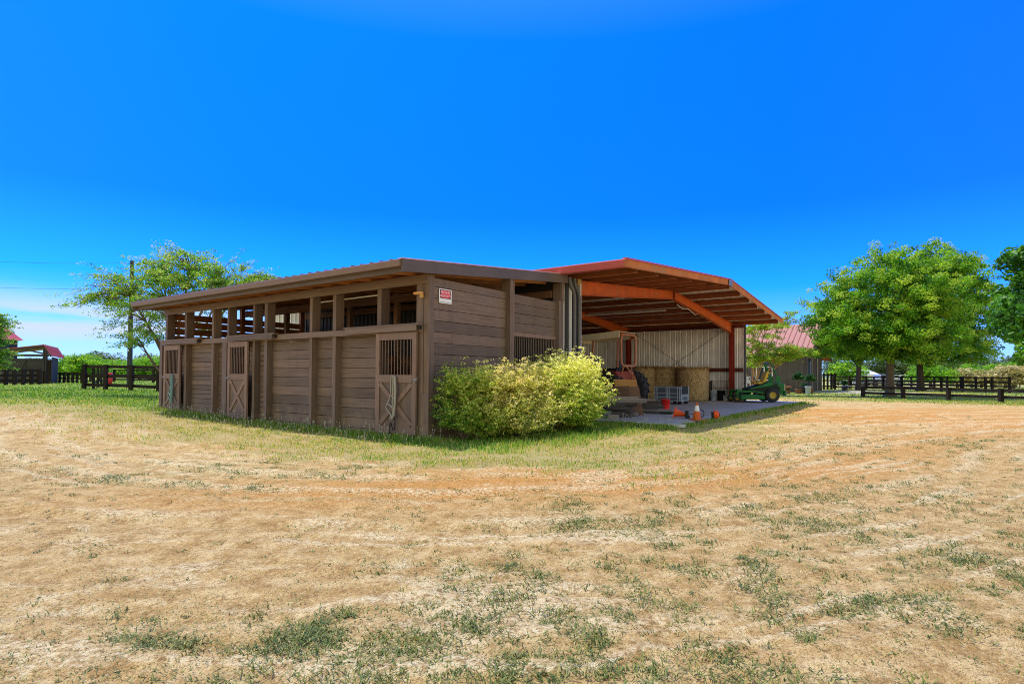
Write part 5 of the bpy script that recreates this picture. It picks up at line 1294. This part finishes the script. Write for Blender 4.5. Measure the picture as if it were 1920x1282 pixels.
# bulk bin
p = PT(1276, 26.2); o = empty('bulk_bin', (p[0], p[1], FZ), ANG, 'blue grey folding plastic bulk bin in front of the hay bales', 'bin')
w, d, h = 1.22, 1.02, .80; z0 = .14
mb = MB(); mb.box(-w, 0, 0, d, z0, z0 + .05)
for y in (0, d - .05): mb.box(-w, 0, y, y + .05, z0 + .05, h)
mb.box(-w, -w + .05, .05, d - .05, z0 + .05, h); mb.box(-.05, 0, .05, d - .05, z0 + .05, h * .55); bd = mb.build('bin_wall', M_binshade, o)
mb = MB()
for x in (-w, -w + .10, -w * .56, -w * .5, -w * .44, -.16, -.06): mb.box(x, x + .035, -.03, -.001, z0, h)
for z in (z0, z0 + .16, .47, h - .06): mb.box(-w, 0, -.026, -.001, z, z + .035)
for y in (0, .2, d - .26, d - .06): mb.box(.001, .03, y, y + .05, z0, h if y in (0, d - .06) else h * .55)
for z in (z0, z0 + .2, h * .52): mb.box(.001, .026, 0, d, z, z + .035)
mb.box(.0, .03, .0, .06, h * .5, h + .02); mb.build('ribs', M_bluegrey, bd)
for x in (-w, -w / 2 - .06, -.14):
    for y in (.02, d - .16): mb = MB(); mb.box(x, x + .13, y, y + .13, 0, z0); mb.build('foot', M_black, o)
# wall side clutter
def bucket(px, dp, r, h, mat, label, z=FZ, cat='bucket', extra=None):
    o = inshed('bucket', px, depth=dp, label=label, cat=cat, z=z)
    mb = MB(); mb.lathe([(r * .82, 0), (r, h * .93), (r * 1.06, h * .93), (r * 1.06, h), (r * .93, h), (r * .93, h * .9), (r * .78, .02), (.001, .02)], n=22, cap=False); mb.lathe([(.001, 0), (r * .82, 0)], n=22, cap=False); mb.build('pail', mat, o)
    mb = MB(); mb.tube([(r * 1.05 * math.cos(a), .02, h * .9 - r * .75 * math.sin(a)) for a in np.linspace(0, math.pi, 10)], .006, 5); mb.build('bail_handle', M_iron, o)
    return o
bucket(1337.5, 30.6, .17, .42, simple('pale_blue_plastic', (.42, .50, .56), .5), 'pale blue grey bucket stack right of the hay bales')
o = bucket(1337.5, 30.6, .175, .30, simple('pale_grey_plastic', (.45, .50, .55), .5), 'second pale bucket nested on top of the bucket stack', z=FZ + .22)
bucket(1352, 30.8, .20, .52, M_black, 'black tub between the pale buckets and the steel column')
bucket(1364, 30.5, .10, .34, M_white, 'small white container beside the foot of the steel column', z=FZ)
bucket(1358.5, 30.5, .08, .28, simple('off_white', (.55, .55, .52), .5), 'small off white container next to the black tub')
o = inshed('wire_rack', 1347, depth=31.0, rz=ANG, label='rusty wire mesh panel leaning on the ribbed wall by the column', cat='rack')
mb = MB()
for i in range(15): mb.tube([(-.75 + i * .1, 0, .0), (-.75 + i * .1, .1, 1.05)], .007, 4)
for z in (0.05, .35, .65, 1.04): mb.tube([(-.76, z * .1, z), (.66, z * .1, z)], .010, 4)
mb.build('mesh_panel', M_rustdark, o)
o = inshed('stake_bundle', 1331, depth=31.2, label='dark bundle of stakes standing behind the bucket stack', cat='stakes')
mb = MB(); [mb.tube([(rx, ry, 0), (rx * 1.4, ry * 1.3, .95 + rx)], .03, 6) for rx, ry in ((0, 0), (.08, .03), (-.08, .02), (.04, .09), (-.05, -.06))]; mb.build('stakes', M_black, o)
o = inshed('heater', 1071, depth=31, z=1.5, label='rusty canister hanging on the rear wall left of the tractor canopy', cat='canister')
mb = MB(); mb.lathe([(.22, 1.1), (.24, .95), (.24, .5), (.18, .42), (.05, .4)], n=16); mb.build('canister', M_rust, o); mb = MB(); mb.tube([(0, 0, 1.0), (0, 0, 2.1)], .03, 6); mb.build('hanger', M_white, o)

# the tractor, heading away to the left
TU, TV = -1.2, 11.45
TR = empty('tractor', UV(TU, TV) + (FZ,), ANG, 'old rusty red tractor with cream canopy parked inside the open shed', 'tractor')
W2 = 1.3
def hoop(x, zb, zt, nm, lean=0.0):
    mb = MB(); r = .22; pts = []
    for cy_, cz_, a0 in ((r, zt - r, 180), (W2 - r, zt - r, 90), (W2 - r, zb + r, 0), (r, zb + r, -90)):
        for k in range(5):
            a = math.radians(a0 - k * 22.5); z = cz_ + r * math.sin(a); pts.append((x + lean * (z - zb), cy_ + r * math.cos(a), z))
    mb.tube(pts, .048, 8, closed=True); return mb.build(nm, M_rops, TR)
hoop(.1, 1.66, 2.86, 'rear_hoop')
mb = MB(); mb.beam((-1.85, -.04, 2.72), (.05, -.04, 2.86), .05, .26); mb.beam((-1.85, W2 + .04, 2.72), (.05, W2 + .04, 2.84), .05, .2)
mb.beam((-1.86, W2 / 2, 2.82), (.06, W2 / 2, 2.96), W2 + .14, .03); mb.beam((-1.86, -.04, 2.70), (-1.86, W2 + .04, 2.70), .05, .22)
mb.build('canopy', M_cream, TR, bevel=.02)
mb = MB(); mb.tube([(-.15, 0, 2.74), (.1, .1, 2.86), (.1, W2 - .1, 2.86), (-.1, W2, 2.74)], .05, 6); mb.build('canopy_rail', M_rust, TR)
for a, b_ in (((-1.75, 0, 2.65), (-1.95, 0, 1.4)), ((-1.05, 0, 2.68), (-1.25, .05, 1.4)), ((-1.75, W2, 2.65), (-1.95, W2, 1.4)), ((-.02, 0, 2.7), (-.05, 0, 1.6))):
    mb = MB(); mb.beam(a, b_, .05, .07); mb.build('canopy_post', M_rops, TR)
for a, b_ in (((.1, .25, 1.66), (-.1, .15, .9)), ((.1, 1.0, 1.66), (-.25, .9, .75)), ((.1, .9, 1.66), (.35, .55, .75)), ((.15, .3, 1.66), (.3, .9, 1.1)), ((0, .2, 1.2), (.35, .9, .9))):
    mb = MB(); mb.tube([a, b_], .026, 6); mb.build('hoop_strut', M_rops, TR)
mb = MB(); mb.box(-1.35, -.1, .30, 1.0, .55, 1.12, jit=.02); mb.box(-1.0, .05, .1, W2 - .1, 1.12, 1.45, jit=.02); mb.box(-3.1, -1.35, .38, .92, .62, 1.35, jit=.02); mb.box(-3.15, -3.0, .36, .94, .45, 1.4); mb.build('chassis', M_tractor, TR, bevel=.03)
mb = MB(); mb.prism([(-1.1, 1.45), (0.0, 1.45), (0.1, 1.25), (.15, .95), (.05, .95), (-.05, 1.2), (-.3, 1.36), (-1.1, 1.36)], -.25, .08, 'Y'); mb.prism([(-1.1, 1.45), (0.0, 1.45), (0.1, 1.25), (.15, .95), (.05, .95), (-.05, 1.2), (-.3, 1.36), (-1.1, 1.36)], W2 - .08, W2 + .25, 'Y'); mb.build('fender', M_tractor, TR)
mb = MB(); mb.box(-.75, -.3, .42, .88, 1.46, 1.56); mb.box(-.34, -.27, .42, .88, 1.56, 1.86); mb.build('seat', M_black, TR, bevel=.02)
mb = MB(); mb.tube([(-1.3 + .05 * math.sin(a), W2 / 2 + .2 * math.cos(a), 1.78 + .2 * math.sin(a)) for a in np.linspace(0, 2 * math.pi, 15)[:-1]], .016, 6, closed=True); mb.tube([(-1.3, W2 / 2, 1.78), (-1.5, W2 / 2, 1.4)], .02, 6); mb.tube([(-1.3, W2 / 2 - .2, 1.78), (-1.3, W2 / 2 + .2, 1.78)], .012, 5); mb.build('steering_wheel', M_black, TR)
def big_tyre(parent, c, R, w, lugs, nm='rear_wheel', rim=M_tractor):
    mb = MB(); mb.lathe([(R * .56, -w * .42), (R * .80, -w * .5), (R * .93, -w * .46), (R * .96, 0), (R * .93, w * .46), (R * .80, w * .5), (R * .56, w * .42)], c=c, n=36, axis='Y', tint=.4, cap=False); wh = mb.build(nm, M_rubber, parent)
    mb = MB()
    for k in range(lugs):
        for s in (-1, 1):
            a0 = 2 * math.pi * (k + (.5 if s > 0 else 0)) / lugs; a1 = a0 + .20 
            P0 = Vector((c[0] + R * .975 * math.cos(a1), c[1] + .01 * s, c[2] + R * .975 * math.sin(a1))); P1 = Vector((c[0] + R * .955 * math.cos(a0), c[1] + s * w * .5, c[2] + R * .955 * math.sin(a0)))
            mb.beam(P0, P1, .045, .055, up=(math.cos(a0), 0, math.sin(a0)), tint=.9)
    mb.build('tread_lugs', M_rubber, wh)
    mb = MB(); mb.lathe([(.02, -.05), (R * .18, -.08), (R * .2, -.02), (R * .5, .0), (R * .57, -w * .4), (R * .57, w * .4), (R * .5, .04), (R * .2, .04), (.02, .1)], c=c, n=24, axis='Y'); mb.build('rim', rim, wh)
big_tyre(TR, (-.42, -.10, .74), .74, .42, 18); big_tyre(TR, (-.22, W2 + .22, .76), .76, .44, 18)
big_tyre(TR, (-2.75, .1, .40), .40, .24, 12, 'front_wheel'); big_tyre(TR, (-2.75, W2 - .1, .40), .40, .24, 12, 'front_wheel')
mb = MB(); mb.tube([(-2.75, .1, .42), (-2.75, W2 - .1, .42)], .05, 6); mb.tube([(-.4, -.1, .74), (-.4, W2 + .2, .74)], .09, 8); mb.build('axle', M_tractor, TR)

# plywood and lumber
def panel(px, depth, w, h, th, lean, rz, mat, label, z=FZ, name='plywood_sheet', shape=None):
    o = inshed(name, px, depth=depth, rz=rz, label=label, cat='plywood', z=z); o.rotation_euler = (lean, 0, rz)
    mb = MB(); pts = shape or [(-w / 2, 0), (w / 2, 0), (w / 2, h), (-w / 2, h)]; mb.prism(pts, 0, th, 'Y'); mb.build('sheet', mat, o); return o
panel(1176, 19.6, 1, 1, .02, -.05, -.25, M_ply, 'yellowish plywood offcut standing upright behind the lumber stack', shape=[(-.42, .55), (.42, .55), (.30, 1.12), (.24, 1.16), (-.42, 1.16)], z=FZ)
panel(1186, 19.1, 1, 1, .022, -.12, -.25, M_ply2, 'dark stained plywood sheet leaning at the end of the lumber stack', shape=[(-.38, 0), (.36, 0), (.20, .93), (-.30, .93)])
panel(1150, 19.2, 1, 1, .02, -.06, -.25, M_ply2, 'wide dark sheet of plywood mostly hidden behind the lumber and shrub', shape=[(-.5, 0), (.5, 0), (.5, .95), (-.5, .9)])
def board_pile(px, depth, rz, rows, label_f, mat, L0=1.6, z0=FZ, name='lumber_board', group=None, sp=.13, seed=3, w=.11, xo=0.0):
    rs = random.Random(seed); n = 0; p = PT(px, depth, 0); c, s = math.cos(rz), math.sin(rz)
    for r, cnt in enumerate(rows):
        for k in range(cnt):
            y = (k - (cnt - 1) / 2) * sp + rs.uniform(-.015, .015); L = L0 * rs.uniform(.7, 1.1); x = rs.uniform(-.25, .12) + xo; z = z0 + r * .062 + .03
            o = empty(name, (p[0] + c * x - s * y, p[1] + s * x + c * y, z), rz + rs.uniform(-.05, .05), label_f, 'lumber', group)
            mb = MB(); mb.box(-L / 2, L / 2, -w / 2, w / 2, -.028, .028, jit=.006); b2 = mb.build('board', mat if rs.random() < .8 else M_lumber_dark, o)
            n += 1
for r in range(2):
    pass
def crib(px, depth, z, w, d, h, label, mat):
    o = inshed('wooden_block', px, depth=depth, rz=-.3, label=label, cat='block', z=z); mb = MB(); mb.box(-w / 2, w / 2, -d / 2, d / 2, 0, h, jit=.006); mb.build('block', mat, o)
M_block = simple('concrete_block', (.20, .21, .22), .9, 0, .2, 12)
crib(1139.5, 17.8, FZ, .19, .3, .2, 'grey concrete block at the shrub end of the lumber stack', M_block)
crib(1158, 18.0, FZ, .42, .35, .19, 'dark timber block under the front of the lumber stack', M_lumber_dark)
crib(1178, 18.3, FZ, .25, .5, .12, 'short dark bearer under the right end of the lumber stack', M_lumber_dark)
board_pile(1157, 18.2, -.28, (5, 6, 5, 5), 'rough dark brown board low in the lumber stack beside the shrub', M_lumber_dark, 1.0, FZ + .20, group='dark boards low in the lumber stack', seed=5)
board_pile(1168, 18.25, -.28, (5, 4, 3), 'weathered pale grey board on top of the lumber stack beside the shrub', M_lumber, 1.35, FZ + .45, group='grey boards on top of the lumber stack', seed=6)
board_pile(1214, 21.0, -.2, (5, 5, 5, 5, 4, 2), 'black board in the low pile between the plywood and the red bucket', M_lumber_dark, .95, FZ + .06, group='black boards in the low pile', seed=8, sp=.15)
board_pile(1222, 20.6, -.2, (2,), 'pale board on top of the low black pile', M_lumber, .7, FZ + .40, group='pale boards on the low pile', seed=9)
board_pile(1236, 19.9, -.25, (3,), 'greyish board lying flat on the slab before the low pile', M_lumber, 1.0, FZ, group='boards flat on the slab', seed=10, w=.13, sp=.2)
bucket(1248, 21.6, .165, .36, M_red, 'bright red bucket beside the low black pile before the bulk bin', z=FZ + .06)
crib(1188, 18.5, FZ + .02, .26, .4, .10, 'short thick timber offcut lying beside the leaning dark plywood', M_lumber)
crib(1150, 17.6, FZ, .30, .2, .11, 'short grey timber offcut in front of the lumber stack', M_lumber)
crib(1208, 20.0, FZ, .35, .3, .08, 'flat dark bearer before the low black pile', M_lumber_dark)
o = inshed('pallet', 1232, depth=20.1, rz=-.3, label='weathered grey pallet lying flat before the low black pile', cat='pallet')
for z in (0, .09): mb = MB(); [mb.box(-.5, .5, y, y + .09, z, z + .02) for y in (-.4, -.2, 0, .2, .32)]; mb.build('deck', M_lumber, o)
for x in (-.5, -.04, .42): mb = MB(); mb.box(x, x + .08, -.4, .4, .0205, .0895); mb.build('runner', M_lumber_dark, o)
# traffic cones
def cone(name, label, px, depth, mats, h=.5, lying=False, rz=0.0):
    o = inshed('traffic_cone', px, depth=depth, rz=rz, label=label, cat='traffic cone')
    pr = lambda a, b_: [(.135 - .105 * a, h * a), (.135 - .105 * b_, h * b_)]
    MB().box(-.17, .17, -.17, .17, 0, .025).build('base', mats[0], o); mb = MB(); mb.lathe([(.15, .0255)] + [(.125 - .10 * q, .04 + (h - .04) * q) for q in (0, .46)], n=24, cap=False, tint=.5)
    mb.lathe([(.125 - .10 * q, .04 + (h - .04) * q) for q in (.80, 1.0)] + [(.018, h - .01), (.001, h - .03)], n=24, cap=False, tint=.5) if mats[1] is not mats[0] else mb.lathe([(.125 - .10 * q, .04 + (h - .04) * q) for q in (.46, 1.0)] + [(.001, h - .02)], n=24, cap=False, tint=.5)
    mb.build('cone_body', mats[0], o)
    if mats[1] is not mats[0]:
        mb = MB(); mb.lathe([(.127 - .10 * q, .04 + (h - .04) * q) for q in (.46, .80)], n=24, cap=False); mb.build('reflective_collar', mats[1], o)
    return o
cone('c', 'dirty orange traffic cone with white collar standing upright on the slab', 1306.5, 17.1, (M_dirty_orange, M_white), .52, rz=.4)
c_ = cone('c', 'clean bright orange red cone lying on its side on the slab', 1264, 18.0, (M_orange, M_orange), .46)
c_.rotation_euler = (0, math.radians(103), -.35); c_.location.z = FZ + .165
# string trimmer
o = inshed('string_trimmer', 1312, depth=17.7, rz=-.12, label='orange string trimmer lying across the slab behind the upright cone', cat='trimmer')
mb = MB(); mb.tube([(-.38, 0, .16), (.36, 0, .13)], .014, 7); mb.build('shaft', M_iron, o)
mb = MB(); mb.tube([(.06 + .02 * math.sin(a), .11 * math.cos(a), .14 + .12 * math.sin(a)) for a in np.linspace(0, 2 * math.pi, 17)[:-1]], .014, 6, closed=True); mb.build('loop_handle', M_black, o).rotation_euler = (0, 0, 1.1)
mb = MB(); mb.lathe([(.05, 0), (.12, .02), (.13, .1), (.10, .16), (.05, .18)], c=(.38, 0, .12), n=14, axis='X'); mb.box(.42, .52, -.09, .09, .03, .22, jit=.01); mb.build('engine', M_orange, o, bevel=.008)
mb = MB(); mb.box(.36, .40, -.1, .1, .0, .2, jit=.012); mb.lathe([(.04, 0), (.07, .03), (.04, .05)], c=(.53, 0, .12), n=10, axis='X'); mb.build('recoil_cover', M_black, o)
mb = MB(); mb.box(-.44, -.34, -.04, .04, .04, .22, jit=.01); mb.box(-.42, -.30, -.05, .05, .0, .08, jit=.01); mb.build('gearbox', M_black, o)
o = inshed('hose', 1262, depth=19.5, rz=-.2, label='dark rake handle lying on the slab behind the cones', cat='handle'); mb = MB(); mb.tube([(-.4, 0, .05), (.9, -.1, .04)], .02, 6); mb.build('handle', M_dkgreen, o)
# white pipe on the slab edge
a, b_ = UV(0.6, 6.05), UV(2.85, 6.02)
o = empty('pipe', (a[0], a[1], .035), ANG, 'long dirty white square pipe lying along the near slab edge', 'pipe')
mb = MB(); L = 2.2
mb.prism([(-.045, .0), (.045, .0), (.045, .008), (-.045, .008)], .3, .5 + L, 'X'); mb.prism([(-.045, .065), (.045, .065), (.045, .075), (-.045, .075)], .3, .5 + L, 'X'); mb.box(.3, .5 + L, -.045, -.038, .008, .065); mb.box(.3, .5 + L, .038, .045, .008, .065); mb.build('pipe_wall', simple('dirty_white', (.68, .66, .62), .6, dirt=(.35, .3, .25)), o)
# the mower
MW = inshed('zero_turn_mower', 1421, depth=29.3, rz=math.radians(180 - 4), label='green zero turn mower with yellow seat parked on the right of the slab', cat='mower', z=.02 + FZ * .9)
S_ = 1.14
def mwb(mb, nm, mat, p=None, bevel=0.0): return mb.build(nm, mat, p or MW, M=Matrix.Scale(S_, 4), bevel=bevel)
def wheel(c, R, w, rim, nm):
    mb = MB(); mb.lathe([(R * .5, -w * .5), (R * .85, -w * .5), (R * .97, -w * .36), (R, 0), (R * .97, w * .36), (R * .85, w * .5), (R * .5, w * .5)], c=c, n=26, axis='Y', tint=.5, cap=False); wh = mwb(mb, nm, M_rubber)
    mb = MB(); mb.lathe([(.01, -w * .3), (R * .25, -w * .42), (R * .3, -w * .2), (R * .47, -w * .15), (R * .52, -w * .48), (R * .52, w * .48), (R * .3, w * .2), (.01, w * .3)], c=c, n=18, axis='Y'); mwb(mb, 'rim', rim, wh)
M_rimy = simple('rim_yellow', (.50, .36, .05), .5)
for y in (-.5, .5): wheel((-.42, y, .30), .30, .25, M_rimy, 'drive_wheel'); wheel((1.03, y * .9, .16), .16, .11, M_rimy, 'caster_wheel')
for y in (-.45, .45):
    mb = MB(); mb.beam((1.05, y - .08, .16), (1.03, y - .08, .42), .02, .06); mb.beam((1.05, y + .08, .16), (1.03, y + .08, .42), .02, .06); mb.box(.98, 1.10, y - .1, y + .1, .38, .42); mb.tube([(1.03, y, .4), (1.03, y, .56)], .035, 8); mwb(mb, 'caster_fork', M_green)
mb = MB(); mb.beam((1.05, -.45, .48), (-.9, -.40, .36), .07, .09); mb.beam((1.05, .45, .48), (-.9, .40, .36), .07, .09); mb.box(.9, 1.0, -.5, .5, .42, .5); mb.box(-1.05, -.98, -.42, .42, .3, .5); mwb(mb, 'frame', M_green)
mb = MB(); mb.prism([(-.05, .14), (.95, .12), (1.0, .20), (.92, .30), (.55, .34), (.0, .30)], -.78, .78, 'Y'); mwb(mb, 'mower_deck', M_green, bevel=.03)
mb = MB()
for x, y in ((.25, -.45), (.55, 0), (.25, .45), (.62, -.5)): mb.lathe([(.10, .32), (.11, .36), (.07, .42), (.02, .44)], c=(x, y, 0), n=12)
mb.tube([(.8, -.6, .38), (.45, -.62, .40), (.1, -.55, .36)], .016, 6); mwb(mb, 'deck_pulleys', M_black)
mb = MB(); mb.prism([(.55, .42), (-.75, .40), (-.82, .62), (-.55, .86), (-.25, .88), (.05, .72), (.55, .56)], -.46, .46, 'Y'); mwb(mb, 'body_shell', M_dkgreen, bevel=.04)
mb = MB()
for s in (-1, 1): mb.prism([(.5, .56), (-.35, .70), (-.58, .80), (-.32, .87), (.05, .72), (.5, .60)], s * .47 - .02, s * .47 + .02, 'Y')
mwb(mb, 'side_panel', M_green, bevel=.01)
mb = MB(); mb.prism([(.25, .78), (-.15, .76), (-.18, .86), (.22, .88)], -.26, .26, 'Y'); mb.prism([(-.12, .84), (-.30, 1.34), (-.40, 1.32), (-.26, .84)], -.26, .26, 'Y'); mwb(mb, 'seat', M_yellow, bevel=.04)
for y in (-.33, .33):
    mb = MB(); mb.tube([(.12, y, .8), (.28, y, 1.02), (.22, y * .7, 1.06), (.2, y * .2 , 1.06)], .017, 6); mwb(mb, 'steering_lever', M_black)
mb = MB(); mb.tube([(-.72, -.42, .5), (-.68, -.42, 1.05), (-.40, -.40, 1.70), (-.40, .40, 1.70), (-.68, .42, 1.05), (-.72, .42, .5)], .032, 8); mb.tube([(-.72, -.42, .9), (-.50, -.41, 1.66)], .02, 6); mb.box(-.80, -.60, -.45, -.38, .85, 1.12); mb.box(-.80, -.60, .38, .45, .85, 1.12); mwb(mb, 'roll_bar', M_green)
mb = MB(); mb.box(-1.02, -.62, -.34, .34, .38, .82, jit=.01); mwb(mb, 'engine_cover', M_green, bevel=.04)
mb = MB(); mb.box(-1.05, -1.02, -.30, .30, .5, .78); mwb(mb, 'rear_grille', M_cream)
mb = MB(); mb.lathe([(.05, 0), (.08, .02), (.08, .24), (.05, .26)], c=(-1.12, -.1, .36), n=12, axis='Y'); mb.tube([(-.9, 0, .45), (-1.1, 0, .38)], .03, 6); mwb(mb, 'muffler', M_iron)
# a tall yellow flowered weed at the slab edge and thin dry stalks beside the pipe
b = G(1333, 782); o = empty('flowering_weed', b, 0, 'tall thin weed with a yellow flower head at the slab edge', 'weed')
mb = MB(); mb.tube([(0, 0, 0), (.03, 0, .2), (.12, .02, .42)], .006, 4); mb.tube([(.03, 0, .2), (.0, 0, .35)], .004, 4); st2_ = mb.build('stem', M_weed, o); mb = MB(); mb.lathe([(.0, 0), (.03, .01), (.02, .025), (0, .03)], c=(.12, .02, .42), n=8); mb.build('flower', M_yellow, o)
mb = MB(); rs = random.Random(4)
for i in range(26):
    q = G(rs.uniform(1165, 1262), rs.uniform(792, 806)); h = rs.uniform(.12, .34); d = rs.uniform(-.08, .08)
    mb.tube([(q[0], q[1], 0), (q[0] + d * .5, q[1], h * .8), (q[0] + d, q[1], h), (q[0] + d * 1.5, q[1], h * .93)], .004, 4, tint=.9)
tag(mb.build('dry_stalks', M_weed), 'thin pale dry stalks standing before the white pipe', 'weeds', kind='stuff')
